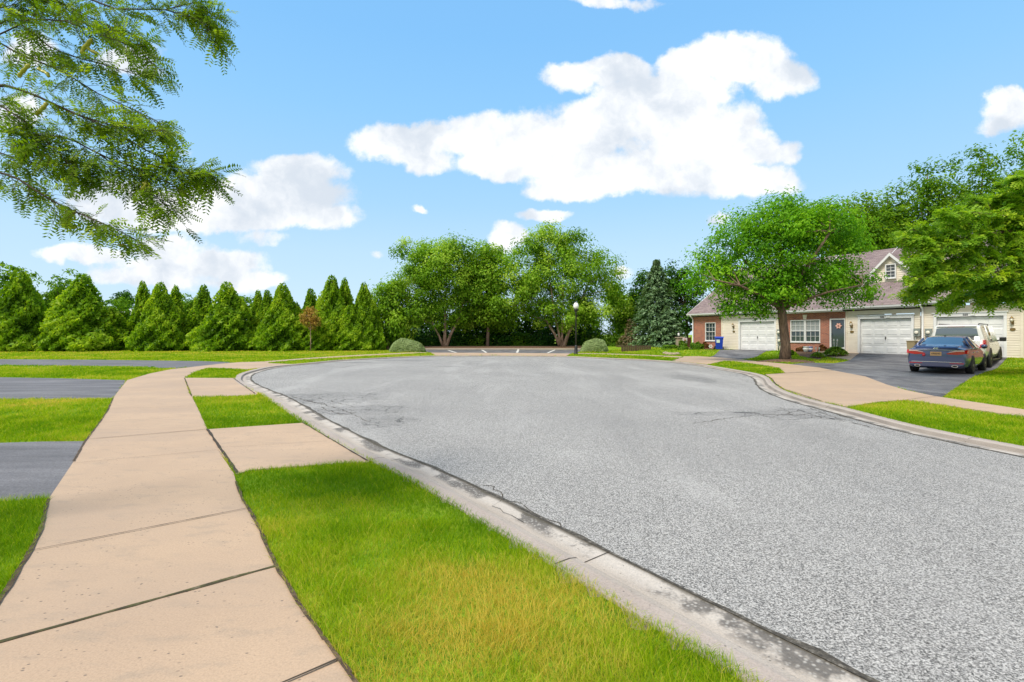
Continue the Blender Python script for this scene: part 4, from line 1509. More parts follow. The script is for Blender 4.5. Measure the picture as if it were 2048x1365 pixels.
def near_locust():
    base = Vector((-5.0, 3.3, 0.0))
    t = thing('honey_locust_tree', 'feathery honey locust with seed pods hanging in at the top left', 'tree', base)
    fork = Vector((-4.85, 3.4, 2.35))
    mb = MB()
    mb.tube([base - Vector((0, 0, .1)), base + Vector((.05, 0, .8)), base + Vector((.1, .05, 1.6)), fork], [.17, .13, .115, .10], 12)
    limbs = [  # pixel path, depth start, depth end, base radius
        ([(0, 168), (60, 186), (150, 228), (210, 252), (290, 300), (360, 335), (402, 356)], 3.7, 3.5, .018),
        ([(0, 345), (40, 360), (90, 394), (130, 415), (180, 436), (235, 460), (285, 488)], 3.4, 3.3, .014),
        ([(0, 262), (70, 272), (135, 274), (200, 310), (280, 340), (345, 370)], 3.6, 3.4, .015),
        ([(15, 40), (45, 50), (100, 95), (150, 115), (210, 130), (290, 155), (305, 144)], 4.0, 3.8, .013),
        ([(40, 50), (60, 38), (130, 42), (200, 70), (270, 95), (325, 145)], 3.9, 3.7, .010),
        ([(170, -5), (230, 18), (330, 20), (400, 40), (430, 74)], 4.2, 3.9, .012),
        ([(-10, 205), (50, 243), (110, 300), (150, 340)], 3.5, 3.4, .012),
        ([(-10, 80), (40, 110), (120, 140), (200, 190), (280, 225), (335, 255)], 3.9, 3.7, .013),
        ([(330, 20), (390, 5), (430, 35), (432, 66)], 4.1, 4.0, .008),
        ([(90, -10), (150, 20), (230, 60), (300, 90)], 4.1, 3.9, .010),
        ([(-20, 300), (60, 325), (130, 330), (190, 350)], 3.6, 3.5, .010),
        ([(200, 310), (270, 360), (320, 400), (345, 425)], 3.5, 3.4, .008),
        ([(-20, 20), (30, 10), (80, -10)], 4.0, 4.0, .012),
        ([(300, 330), (360, 345), (420, 345), (428, 358)], 3.5, 3.45, .007),
        ([(150, 228), (220, 250), (290, 262), (335, 262)], 3.6, 3.5, .008),
    ]
    B, D, L, T = [], [], [], []
    for (pp, d0, d1, r) in limbs:
        k = len(pp)
        pl = [PD(px, py, d0 + (d1 - d0) * i / (k - 1)) for i, (px, py) in enumerate(pp)]
        if pp[0][0] < 50:
            mid = fork.lerp(pl[0], 0.55) + Vector((0, 0, 0.25))
            full = [fork, mid] + pl
        else:
            full = pl
        pts = polyline_pts(full, 22)
        rk = 0.85 if pp[0][0] < 50 else 0.5
        mb.tube(pts, [r * rk * (1 - 0.88 * (i / 21)) + 0.0012 for i in range(22)], 6)
        # twigs and their leaves
        samp = polyline_pts(pl, 40)
        for i in range(40):
            tt = i / 39
            q = samp[i]
            dr = (samp[min(i + 1, 39)] - samp[max(i - 1, 0)]).normalized()
            for s in range(2):
                w = Vector((random.gauss(0, 1), random.gauss(0, .7), random.gauss(-0.15, .6)))
                w = (w - dr * w.dot(dr) * 0.5).normalized()
                tl = random.uniform(0.04, 0.21) * (1.1 - 0.5 * tt)
                e = q + (w * 0.75 + dr * 0.6) * tl
                mb.tube([q, q.lerp(e, .5) + Vector((0, 0, .008)), e], [.0016, .0012, .0008], 4, cap=False)
                for u in range(random.choice((1, 2, 2, 3))):
                    b = q.lerp(e, random.uniform(0.35, 1.0))
                    dd = (dr * 0.7 + w * 0.6 + Vector((random.gauss(0, .5), random.gauss(0, .5), random.gauss(-0.12, .32)))).normalized()
                    B.append(b); D.append(dd); L.append(random.uniform(0.09, 0.165)); T.append(random.gauss(0.4, 0.2))
    B, D, L, T = np.array(B), np.array(D), np.array(L), np.clip(np.array(T), 0, 1)
    v, f, tone = pinnate(B, D, L, 8, 0.23, 0.16, T, 0.40)
    link('crown', np_mesh('crown', v - np.array(base), f, M['l_near'], tone), t)
    # midribs
    for i in range(0, len(B)):
        b, dd, l = Vector(B[i]), Vector(D[i]), L[i]
        mb.tube([b, b + dd * l * .5 + Vector((0, 0, -.04 * l)), b + dd * l + Vector((0, 0, -.16 * l))], [.0009, .0008, .0005], 3, cap=False)
    k = MB()
    for p in mb.v:
        k.v.append((p[0] - base.x, p[1] - base.y, p[2] - base.z))
    k.f, k.s, k.m = mb.f, mb.s, mb.m
    k.build('trunk', M['twig'], t)
    # long twisted seed pods
    for (px, py, d, n, ln) in [(150, 430, 3.38, 3, .17), (70, 310, 3.5, 2, .13), (290, 370, 3.45, 2, .10), (180, 90, 3.8, 2, .15), (70, 140, 3.7, 2, .12), (350, 385, 3.45, 1, .08), (100, 215, 3.6, 1, .11), (235, 495, 3.3, 1, .04), (188, 345, 3.5, 1, .09)]:
        for q in range(n):
            a0 = random.uniform(0, 6.28)
            c = PD(px + random.uniform(-12, 12), py - 8, d)
            pts = []
            m = 12
            for i in range(m):
                tt = i / (m - 1)
                pts.append(c + Vector((math.sin(a0 + tt * 3.4) * ln * .28 - math.sin(a0) * ln * .28, math.cos(a0 + tt * 2) * ln * .1, -ln * tt * 0.75 + ln * 0.1 * math.sin(tt * 4 + a0))) - base)
            MB().tube(pts, [0.004] + [0.0135 + 0.003 * math.sin(i * 2.1) for i in range(m - 2)] + [0.002], 7, flat=0.55).build('seed_pod', M['pod'], t)


near_locust()


def far_locust():
    d = 17.5
    base = Vector((22.0, 17.0, 0.1))
    base.z = gh(base.x, base.y)
    t = thing('honey_locust_tree', 'feathery locust branches reaching over the roof from the right edge', 'tree', base)
    fork = base + Vector((-.2, 0, 2.6))
    mb = MB()
    mb.tube([base - Vector((0, 0, .1)), base + Vector((-.05, 0, 1.3)), fork], [.26, .2, .18], 10)
    limbs = [
        [(2120, 560), (2050, 530), (1990, 505), (1930, 480), (1870, 470), (1825, 460)],
        [(2110, 560), (2040, 545), (1960, 545), (1890, 548), (1830, 560)],
        [(2130, 500), (2060, 450), (2000, 430), (1940, 425), (1890, 430)],
        [(2140, 470), (2080, 410), (2040, 385), (2020, 370)],
        [(2120, 560), (2030, 560), (1960, 580), (1910, 600), (1885, 612)],
        [(2060, 450), (2010, 465), (1950, 470), (1880, 500), (1815, 520)],
        [(2110, 540), (2050, 500), (2000, 470), (1960, 450), (1900, 445)],
        [(2040, 545), (2020, 565), (1990, 575), (1975, 595)],
        [(2120, 580), (2070, 570), (2040, 580), (2035, 600)],
        [(2010, 520), (1960, 515), (1900, 520), (1850, 535)],
        [(2130, 440), (2090, 390), (2060, 365), (2045, 355)],
        [(2100, 470), (2040, 420), (1990, 400), (1960, 405)],
        [(1930, 480), (1880, 490), (1845, 485), (1812, 478)],
        [(2100, 520), (2060, 480), (2030, 440), (2010, 410)],
        [(1960, 545), (1910, 565), (1860, 575), (1822, 590)],
        [(2120, 600), (2080, 560), (2050, 520), (2030, 490)],
    ]
    B, D, L, T = [], [], [], []
    for li, pp in enumerate(limbs):
        k = len(pp)
        dz = random.uniform(-1.2, 1.2)
        pl = [PD(px, py, d + dz * i / (k - 1)) for i, (px, py) in enumerate(pp)]
        full = ([fork, fork.lerp(pl[0], .5) + Vector((0, 0, .35))] if pp[0][0] > 2090 else []) + pl
        pts = polyline_pts(full, 16)
        mb.tube(pts, [.05 * (1 - 0.9 * i / 15) + .004 for i in range(16)], 6)
        samp = polyline_pts(pl, 30)
        for i in range(30):
            tt = i / 29
            q = samp[i]
            dr = (samp[min(i + 1, 29)] - samp[max(i - 1, 0)]).normalized()
            for s in range(4):
                w = Vector((random.gauss(0, .8), random.gauss(0, 1.0), random.gauss(0, .35))).normalized()
                tl = random.uniform(0.15, 0.75) * (1.15 - 0.6 * tt)
                e = q + (w * 0.8 + dr * 0.5) * tl
                mb.tube([q, e], [.008, .003], 4, cap=False)
                tn = random.gauss(0.48, 0.2)
                for u in range(5):
                    b = q.lerp(e, random.uniform(0.3, 1.05))
                    dd = (dr * 0.5 + w * 0.7 + Vector((random.gauss(0, .5), random.gauss(0, .5), random.gauss(-0.05, .3)))).normalized()
                    B.append(b); D.append(dd); L.append(random.uniform(0.20, 0.34)); T.append(tn + random.gauss(0, .1))
    B, D, L, T = np.array(B), np.array(D), np.array(L), np.clip(np.array(T), 0, 1)
    v, f, tone = pinnate(B, D, L, 4, 0.40, 0.22, T, 0.6)
    link('crown', np_mesh('crown', v - np.array(base), f, M['l_locust'], tone), t)
    k = MB()
    for p in mb.v:
        k.v.append((p[0] - base.x, p[1] - base.y, p[2] - base.z))
    k.f, k.s, k.m = mb.f, mb.s, mb.m
    k.build('trunk', M['bark'], t)


far_locust()


# ------------------------------------------------------------------ clipped shrubs, utility box, lamp
def clipped(label, px0, px1, topy, d, peak, fy, seed):
    x0, x1 = (px0 - CX) / F * d, (px1 - CX) / F * d
    cx, rx = (x0 + x1) / 2, (x1 - x0) / 2
    h = CAMH + (HY - topy) / F * d
    t = thing('clipped_shrub', label, 'shrub', (cx, d, gh(cx, d)), 0, None)
    rg = np.random.default_rng(seed)
    n = 9000
    u = rg.uniform(-1, 1, n)
    a = rg.uniform(0, np.pi, n)
    # cross sections along x: a low asymmetric loaf
    pk = np.interp(u, [-1, -0.75, peak, 0.75, 1], [0.35, 0.78, 1.0, fy, 0.40])
    rr = np.sqrt(np.clip(1 - np.abs(u) ** 3.5, 0.0, 1)) * (1 + 0.02 * np.sin(u * 9 + a * 5))
    y = np.cos(a) * 1.0 * rr
    z = np.sin(a) ** 0.7 * h * pk * (0.25 + 0.75 * rr)
    p = np.stack([u * rx, y, np.maximum(z, 0.02)], 1)
    nr = unit(np.stack([u * 0.6, np.cos(a), np.sin(a) + 0.1], 1))
    p = p - nr * (rg.random((n, 1)) ** 2 * 0.18)
    nrm = unit(nr + rg.normal(size=(n, 3)) * 0.45)
    v, f = leaf_quads(p, nrm, rg.uniform(0.06, 0.13, n), 0.5)
    tone = np.clip(0.48 + rg.normal(size=n) * 0.2, 0, 1)
    link('foliage', np_mesh('foliage', v, f, M['l_juniper'], tone), t)
    mb = MB()
    for k in range(5):
        xx = (-0.5 + k * 0.25) * rx
        mb.tube([(xx * .6, 0, -.03), (xx, .05, .2), (xx * 1.3, 0, .45)], [.04, .03, .02], 6)
    mb.build('stems', M['bark'], t)


clipped('clipped juniper mound, tall on its left half, left of the parking lot', 779, 851, 676, 43.5, -0.35, 0.70, 3)
clipped('clipped juniper shrub, squarish, right of the street lamp', 1161, 1216, 677, 44.0, 0.1, 0.92, 5)
x, y = P(1213, 704)
t = thing('utility_box', 'pale green utility box tilted over beside the clipped shrub', 'utility box', (x, y, gh(x, y)))
t.rotation_euler = (0, R(-16), 0)
MB().box(-.13, .13, -.13, .13, -.05, .50, b=.02).build('housing', M['pedestal'], t)
MB().box(-.15, .15, -.15, .15, .505, .56, b=.02).build('cap', M['pedestal'], t)


def street_lamp():
    x, y = P(1152, 709)
    t = thing('street_lamp', 'black post lamp with white acorn globe at the end of the court', 'street lamp', (x, y, gh(x, y)))
    H = 4.1
    MB().lathe([(.16, -.05), (.16, .05), (.13, .09), (.12, .55), (.09, .62), (.075, .70)], 16).build('base', M['black'], t)
    MB().lathe([(.065, .7), (.062, 1.6), (.055, H - .95), (.07, H - .93), (.07, H - .88), (.05, H - .86)], 16).build('post', M['black'], t)
    MB().lathe([(.05, H - .86), (.12, H - .78), (.15, H - .70), (.16, H - .62), (.12, H - .60)], 18).build('fitter', M['black'], t)
    MB().lathe([(.12, H - .60), (.19, H - .52), (.215, H - .42), (.20, H - .32), (.15, H - .20), (.10, H - .14), (.09, H - .13)], 20).build('globe', M['globe'], t)
    MB().lathe([(.10, H - .13), (.105, H - .11), (.05, H - .06), (.02, H - .03), (.03, H), (.012, H + .05)], 14).build('finial', M['black'], t)


street_lamp()

# ------------------------------------------------------------------ far house behind the arborvitae
fh = PD(232, 0, 84); fh.z = 0
t = thing('far_house', 'pale roofed house mostly hidden behind the arborvitae at left', 'house', fh, R(-18))
MB().box(-5, 5, 0, 8, 0, 3.1).build('wall', M['siding'], t)
rb = MB()
rb.prism([(-.5, 3.05), (8.5, 3.05), (4, 6.0)], lambda p: (-5.4, p[0], p[1]), lambda p: (5.4, p[0], p[1]))
rb.build('roof', M['gutter'], t)
MB().box(-3.2, -2.2, -.03, .05, 1.0, 2.3, b=.01).build('window', M['glass'], t)
MB().box(1.8, 2.8, -.03, .05, 1.0, 2.3, b=.01).build('window', M['glass'], t)


# ------------------------------------------------------------------ row houses
SLOPE = 0.642
FROT = math.atan2(FD.y, FD.x)


def house_origin(u):
    p = FP0 + FD * u
    return (p.x, p.y, GH)


def wall_front(mb, x0, x1, z0, z1, holes, y=0.0, rev=0.12):
    xs = sorted({x0, x1, *[h[0] for h in holes], *[h[1] for h in holes]})
    zs = sorted({z0, z1, *[h[2] for h in holes], *[h[3] for h in holes]})
    for a, b in zip(xs, xs[1:]):
        for c, dd in zip(zs, zs[1:]):
            mx, mz = (a + b) / 2, (c + dd) / 2
            if any(h[0] < mx < h[1] and h[2] < mz < h[3] for h in holes):
                continue
            mb.add([(a, y, c), (b, y, c), (b, y, dd), (a, y, dd)], [(0, 1, 2, 3)])
    for (a, b, c, dd) in holes:
        y1 = y + rev
        mb.add([(a, y, c), (a, y1, c), (a, y1, dd), (a, y, dd)], [(0, 1, 2, 3)])
        mb.add([(b, y, c), (b, y1, c), (b, y1, dd), (b, y, dd)], [(0, 1, 2, 3)])
        mb.add([(a, y, dd), (b, y, dd), (b, y1, dd), (a, y1, dd)], [(0, 1, 2, 3)])
        mb.add([(a, y, c), (b, y, c), (b, y1, c), (a, y1, c)], [(0, 1, 2, 3)])


def siding_front(mb, x0, x1, z0, z1, holes, y=0.0, e=0.125):
    """lapped boards, each a strip leaning out at its foot"""
    n = int(round((z1 - z0) / e))
    e = (z1 - z0) / n
    for k in range(n):
        a, b = z0 + k * e, z0 + (k + 1) * e
        mz = (a + b) / 2
        spans = [(x0, x1)]
        for h in holes:
            if h[2] < mz < h[3]:
                new = []
                for s in spans:
                    if h[1] <= s[0] or h[0] >= s[1]:
                        new.append(s)
                    else:
                        if s[0] < h[0]:
                            new.append((s[0], h[0]))
                        if h[1] < s[1]:
                            new.append((h[1], s[1]))
                spans = new
        for s in spans:
            mb.add([(s[0], y - 0.022, a), (s[1], y - 0.022, a), (s[1], y - 0.004, b), (s[0], y - 0.004, b), (s[0], y, a), (s[1], y, a)], [(0, 1, 2, 3), (0, 4, 5, 1)])


def garage_door(t, a, b, h, number):
    """door, trim and number in the house frame"""
    d = MB()
    y = 0.13
    rows, cols = 4, 4
    d.add([(a, y, 0), (b, y, 0), (b, y, h), (a, y, h)], [(0, 1, 2, 3)])
    rh = h / rows
    cw = (b - a) / cols
    for i in range(rows):
        d.box(a + .005, b - .005, y - .02, y - .001, i * rh + .008, (i + 1) * rh - .008)
        for j in range(cols):
            x0, x1 = a + j * cw + .07, a + (j + 1) * cw - .07
            z0, z1 = i * rh + .09, (i + 1) * rh - .09
            # raised panel with sloped sides
            q = 0.035
            d.add([(x0, y - .021, z0), (x1, y - .021, z0), (x1, y - .021, z1), (x0, y - .021, z1), (x0 + q, y - .034, z0 + q), (x1 - q, y - .034, z0 + q), (x1 - q, y - .034, z1 - q), (x0 + q, y - .034, z1 - q)],
                  [(0, 1, 5, 4), (1, 2, 6, 5), (2, 3, 7, 6), (3, 0, 4, 7), (4, 5, 6, 7)])
    do = d.build('garage_door', M['white'], t)
    c = (a + b) / 2
    hb = MB()
    hb.lathe([(.035, y - .045), (.035, y - .022)], 12, (c, 0, .98), 'y')
    hb.box(c - .012, c + .012, y - .075, y - .046, .86, 1.08, b=.006)
    hb.build('handle', M['black'], do)
    tr = MB()
    tr.box(a - .13, a, -.035, .12, 0, h + .02, b=.008)
    tr.box(b, b + .13, -.035, .12, 0, h + .02, b=.008)
    tr.box(a - .13, b + .13, -.037, .12, h + .022, h + .20, b=.008)
    tr.box(a - .20, b + .20, -.075, .0, h + .203, h + .255, b=.01)
    tr.build('door_trim', M['white'], t)
    text_mesh('house_number', number, 0.15, M['number'], t, (c - .12, -.043, h + .11), (R(90), 0, 0))
    MB().box(c + .10, c + .30, -.07, -.039, h + .06, h + .19, b=.01).build('opener_sensor', M['white'], t)


def wall_lamp(t, x, z):
    l = MB()
    l.box(x - .05, x + .05, -.05, -.024, z - .12, z + .12, b=.01)
    l.tube([(x, -.05, z - .08), (x, -.14, z - .10), (x, -.16, z - .02)], .012, 6)
    l.lathe([(.025, z - .03), (.055, z), (.07, z + .02)], 8, (x, -.16, 0))
    l.lathe([(.085, z + .19), (.05, z + .25), (.02, z + .28), (.012, z + .32)], 8, (x, -.16, 0))
    for k in range(6):
        a = k * math.pi / 3
        l.tube([(x + .066 * math.cos(a), -.16 + .066 * math.sin(a), z + .02), (x + .082 * math.cos(a), -.16 + .082 * math.sin(a), z + .19)], .006, 4)
    lo = l.build('wall_lamp', M['brass'], t)
    MB().lathe([(.055, z + .022), (.072, z + .185)], 10, (x, -.16, 0)).build('lamp_glass', M['lampglass'], lo)
    p = MB()
    n = 20
    vs = [(x + .11 * math.cos(2 * math.pi * k / n), -.045, z - .36 + .075 * math.sin(2 * math.pi * k / n)) for k in range(n)]
    vs2 = [(v[0], -.024, v[2]) for v in vs]
    p.add(vs + vs2, [tuple(range(n)), tuple(range(2 * n - 1, n - 1, -1))] + [(k, (k + 1) % n, n + (k + 1) % n, n + k) for k in range(n)])
    p.build('oval_plaque', M['brass'], t)


def window(t, a, b, z0, z1, cols=3, blind=False, y=0.0, name='window', rows=4):
    w = MB()
    f = .055
    w.box(a, a + f, y - .03, y + .07, z0, z1, b=.006)
    w.box(b - f, b, y - .03, y + .07, z0, z1, b=.006)
    w.box(a + f, b - f, y - .03, y + .07, z1 - f, z1, b=.006)
    w.box(a + f, b - f, y - .03, y + .07, z0, z0 + f, b=.006)
    mz = (z0 + z1) / 2
    w.box(a + f, b - f, y - .005, y + .065, mz - .022, mz + .022)
    for k in range(1, cols):
        xx = a + f + (b - a - 2 * f) * k / cols
        w.box(xx - .009, xx + .009, y + .025, y + .055, z0 + f, mz - .022)
        w.box(xx - .009, xx + .009, y + .025, y + .055, mz + .022, z1 - f)
    for q0, q1 in ((z0 + f, mz - .022), (mz + .022, z1 - f)):
        q = (q0 + q1) / 2
        w.box(a + f, b - f, y + .027, y + .053, q - .009, q + .009)
    w.box(a - .03, b + .03, y - .06, y + .02, z0 - .05, z0 - .003, b=.006)
    wo = w.build(name, M['white'], t)
    MB().add([(a + f, y + .058, z0 + f), (b - f, y + .058, z0 + f), (b - f, y + .058, mz), (a + f, y + .058, mz)], [(0, 1, 2, 3)]).build('pane', M['glass'], wo)
    MB().add([(a + f, y + .058, mz), (b - f, y + .058, mz), (b - f, y + .058, z1 - f), (a + f, y + .058, z1 - f)], [(0, 1, 2, 3)]).build('pane', M['blind'] if blind else M['glass'], wo)
    return wo


def roof(t, x0, x1, eave, vr, rake0=False, rake1=False, back=13.2):
    y0 = -.32
    zr = eave + (vr - y0) * SLOPE
    th = .12
    r = MB()
    zb = zr - (back - vr) * SLOPE
    prof = [(y0, eave), (vr, zr), (back, zb), (back, zb - th), (vr, zr - th * 1.2), (y0, eave - th)]
    r.prism(prof, lambda p: (x0, p[0], p[1]), lambda p: (x1, p[0], p[1]))
    ro = r.build('roof', M['shingle'], t)
    ridge = MB()
    ridge.prism([(vr - .16, zr - .09), (vr, zr + .025), (vr + .16, zr - .09), (vr, zr - .03)], lambda p: (x0, p[0], p[1]), lambda p: (x1, p[0], p[1]))
    ridge.build('ridge_cap', M['shingle'], ro)
    for on, xa in ((rake0, x0 - .035), (rake1, x1 + .002)):
        if on:
            k = MB()
            k.prism([(y0, eave + .015), (vr, zr + .015), (vr, zr - .2), (y0, eave - .2)], lambda p: (xa, p[0], p[1]), lambda p: (xa + .033, p[0], p[1]))
            k.build('rake_board', M['white'], ro)
    return ro


def gutter(t, x0, x1, eave, down=None):
    g = MB()
    z = eave - .02
    prof = [(-.33, z), (-.33, z - .13), (-.36, z - .14), (-.45, z - .10), (-.46, z), (-.44, z), (-.435, z - .09), (-.36, z - .125), (-.345, z - .02)]
    g.prism(prof, lambda p: (x0, p[0], p[1]), lambda p: (x1, p[0], p[1]))
    go = g.build('gutter', M['gutter'], t)
    s = MB()
    s.box(x0, x1, -.328, -.0, eave - .20, eave - .185)
    s.box(x0, x1, -.329, -.30, eave - .184, eave - .121)
    s.build('soffit', M['white'], t)
    if down is not None:
        dp = MB()
        dp.tube([(down, -.40, z - .12), (down, -.38, z - .20), (down, -.10, z - .42), (down, -.08, z - .55), (down, -.08, .10), (down, -.2, .03)], .05, 8)
        dp.build('downspout', M['white'], t)


def electric_meter(t, x, z):
    e = MB()
    e.box(x - .16, x + .16, -.14, -.02, z - .22, z + .22, b=.015)
    e.tube([(x - .08, -.08, z - .22), (x - .08, -.08, .06)], .025, 8)
    eo = e.build('electric_meter', M['galv'], t)
    MB().lathe([(.10, -.15), (.095, -.20), (.07, -.22)], 16, (x, 0, z), 'y').build('dial', M['lampglass'], eo)


BACK = 13.0


def shell(t, x0, x1, eave, gable=None):
    """side and back walls"""
    b = MB()
    z1 = eave - .21
    b.add([(x0, BACK, 0), (x1, BACK, 0), (x1, BACK, z1), (x0, BACK, z1)], [(0, 1, 2, 3)])
    vr = 6.6
    zr = eave + (vr + .32) * SLOPE - .16
    for x in gable or ():
        b.add([(x, .02, -.4), (x, BACK, -.4), (x, BACK, z1), (x, vr, zr), (x, .02, z1)], [(0, 1, 2, 3, 4)])
    b.build('side_wall', M['siding'], t)


# ---- far house (number 564): u 0 .. 8.42
def house_far():
    t = thing('row_house', 'far end row house, brick front with one tall window, blue bin by its garage', 'house', house_origin(0), FROT, 'attached row houses')
    E = 2.87
    top = E - .19
    b = MB()
    wall_front(b, 0, 3.04, -.3, top, [(1.35, 2.41, .62, 2.18)])
    # the brick corner turns round the end
    b.add([(0, 0, -.3), (0, 9.0, -.3), (0, 9.0, top), (0, 0, top)], [(0, 1, 2, 3)])
    b.build('brick_wall', M['brick'], t)
    lint = MB()
    for k in range(18):
        lint.box(1.27 + k * .068, 1.27 + k * .068 + .058, -.012, .02, 2.2, 2.42)
    lint.build('lintel', M['brick'], t)
    window(t, 1.36, 2.40, .67, 2.18, 3)
    s = MB()
    siding_front(s, 3.04, 8.42, .02, top, [(4.56, 7.69, 0, 2.40)])
    s.box(2.98, 3.08, -.045, -.001, 0, top, b=.006)
    s.build('siding_wall', M['siding'], t)
    for a, e in ((3.05, 4.55), (7.7, 8.42)):
        MB().box(a, e, -.015, .2, -.3, .018).build('foundation', M['stone'], t)
    garage_door(t, 4.69, 7.56, 2.13, '564')
    wall_lamp(t, 4.15, 1.78)
    electric_meter(t, 7.98, 1.35)
    electric_meter(t, 8.02, .75)
    roof(t, -.28, 8.50, E + .10, 6.45, True, True)
    gutter(t, -.28, 8.5, E + .10, .12)
    shell(t, 0.02, 8.4, E, (.03,))


def house_mid():
    u0 = 8.43
    t = thing('row_house', 'middle row house with double window, dark storm door and roof dormer', 'house', house_origin(u0), FROT, 'attached row houses')
    E = 2.87
    top = E - .19
    b = MB()
    wall_front(b, 0, 12.47 - u0, -.3, top, [(8.77 - u0, 10.86 - u0, .62, 2.21), (11.46 - u0, 12.44 - u0, .1, 2.24)])
    b.build('brick_wall', M['brick'], t)
    lint = MB()
    for k in range(33):
        lint.box(8.68 - u0 + k * .068, 8.68 - u0 + k * .068 + .058, -.012, .02, 2.23, 2.44)
    lint.build('lintel', M['brick'], t)
    lint = MB()
    for k in range(15):
        lint.box(11.45 - u0 + k * .068, 11.45 - u0 + k * .068 + .058, -.012, .02, 2.26, 2.47)
    lint.build('lintel', M['brick'], t)
    ks = MB()
    c = (8.77 + 10.86) / 2 - u0
    ks.prism([(-.10, 2.23), (.10, 2.23), (.14, 2.52), (-.14, 2.52)], lambda p: (c + p[0], -.04, p[1]), lambda p: (c + p[0], .01, p[1]))
    ks.box(c - .16, c + .16, -.05, .0, 2.523, 2.55)
    ks.build('keystone', M['siding'], t)
    window(t, 8.78 - u0, c - .01, .67, 2.2, 3, True)
    window(t, c + .01, 10.85 - u0, .67, 2.2, 3, True)
    # storm door
    a, e = 11.47 - u0, 12.43 - u0
    dm = MB()
    dm.box(a, a + .09, -.03, .1, .1, 2.23, b=.006)
    dm.box(e - .05, e, -.03, .1, .1, 2.23, b=.006)
    dm.box(a + .09, e - .05, -.03, .1, 2.15, 2.23, b=.006)
    dm.box(a + .09, e - .05, -.01, .06, .1, .36, b=.006)
    do = dm.build('storm_door', M['white'], t)
    MB().add([(a + .09, .05, .36), (e - .05, .05, .36), (e - .05, .05, 2.15), (a + .09, .05, 2.15)], [(0, 1, 2, 3)]).build('pane', M['glass'], do)
    MB().box(a + .10, a + .125, -.05, -.012, 1.05, 1.28, b=.005).build('handle', M['chrome'], do)
    # pinwheel flower decoration on the door
    cx, cz = a + .55, 1.75
    fl = MB()
    for k in range(6):
        an = k * math.pi / 3
        fl.prism([(.04, -.03), (.13, -.055), (.2, 0), (.13, .055), (.04, .03)], lambda p: (cx + p[0] * math.cos(an) - p[1] * math.sin(an), -.02, cz + p[0] * math.sin(an) + p[1] * math.cos(an)),
                 lambda p: (cx + p[0] * math.cos(an) - p[1] * math.sin(an), .045, cz + p[0] * math.sin(an) + p[1] * math.cos(an)))
    fl.build('door_flower', M['petal'], do)
    MB().lathe([(.05, -.03), (.05, -.021)], 12, (cx, 0, cz), 'y').build('flower_centre', M['fence'], do)
    MB().box(a - .1, e + .05, -1.2, -.005, -.25, .09, b=.02).build('doorstep', M['concrete'], t)
    # siding part with garage
    s = MB()
    siding_front(s, 12.55 - u0, 16.5 - u0, .02, top, [(13.18 - u0, 16.2 - u0, 0, 2.40)])
    s.box(12.47 - u0, 12.56 - u0, -.045, .1, 0, top, b=.006)
    s.build('siding_wall', M['siding'], t)
    for a, e in ((12.5, 13.17), (16.2, 16.5)):
        MB().box(a - u0, e - u0, -.015, .2, -.3, .018).build('foundation', M['stone'], t)
    garage_door(t, 13.31 - u0, 16.05 - u0, 2.13, '562')
    wall_lamp(t, 12.85 - u0, 1.72)
    electric_meter(t, 16.36 - u0, 1.3)
    roof(t, .08, 12.45 - u0, E, 6.6, False, False)
    gutter(t, .08, 12.43 - u0, E)
    roof(t, 12.46 - u0, 16.52 - u0, E + .09, 7.0, True, False)
    gutter(t, 12.44 - u0, 16.52 - u0, E + .09)
    shell(t, 0, 16.5 - u0, E)
    dormer(t, 14.05 - u0, 2.15, E + .09)


def dormer(t, c, v, eave):
    zb = eave + (v + .32) * SLOPE
    w, zw, zp = .95, 5.28, 6.28
    d = MB()
    # front face in boards, cut by the gable
    n = 14
    z0 = zb - .1
    hw = lambda z: w if z < zw else max(0.02, w * (1 - (z - zw) / (zp - zw)))
    for k in range(n):
        a = z0 + (zp - .05 - z0) * k / n
        b = z0 + (zp - .05 - z0) * (k + 1) / n
        d.add([(c - hw(a), v - .02, a), (c + hw(a), v - .02, a), (c + hw(b), v - .002, b), (c - hw(b), v - .002, b)], [(0, 1, 2, 3)])
        d.add([(c - hw(a), v - .02, a), (c + hw(a), v - .02, a), (c + hw(a), v, a), (c - hw(a), v, a)], [(0, 1, 2, 3)])
    yb = v + (zw - zb) / SLOPE + .4
    for s in (-1, 1):
        d.add([(c + s * w, v, z0), (c + s * w, yb, z0), (c + s * w, yb, zw), (c + s * w, v, zw)], [(0, 1, 2, 3)])
    do = d.build('dormer', M['siding'], t)
    r = MB()
    yr = v + (zp - zb) / SLOPE + .5
    ov, oz = .17, .18
    for s in (-1, 1):
        A = [(c, v - .22, zp + .08), (c + s * (w + ov), v - .22, zw - oz + .08), (c + s * (w + ov), yb + .1, zw - oz + .08), (c, yr, zp + .08)]
        B = [(p[0], p[1], p[2] - .07) for p in A]
        r.add(A + B, [(0, 1, 2, 3), (4, 5, 6, 7), (0, 1, 5, 4), (1, 2, 6, 5), (2, 3, 7, 6)])
    r.build('dormer_roof', M['shingle'], do)
    k = MB()
    for s in (-1, 1):
        k.prism([(0, zp + .09), (s * (w + ov + .02), zw - oz + .09), (s * (w + ov + .02), zw - oz - .09), (0, zp - .10)], lambda p: (c + p[0], v - .26, p[1]), lambda p: (c + p[0], v - .222, p[1]))
        k.add([(c, v - .221, zp - .02), (c + s * (w + ov), v - .221, zw - oz - .01), (c + s * (w + ov), v - .02, zw - oz - .01), (c, v - .02, zp - .02)], [(0, 1, 2, 3)])
    k.build('rake_board', M['white'], do)
    window(do, c - .30, c + .30, zb + .22, zb + 1.12, 2, False, v - .10)


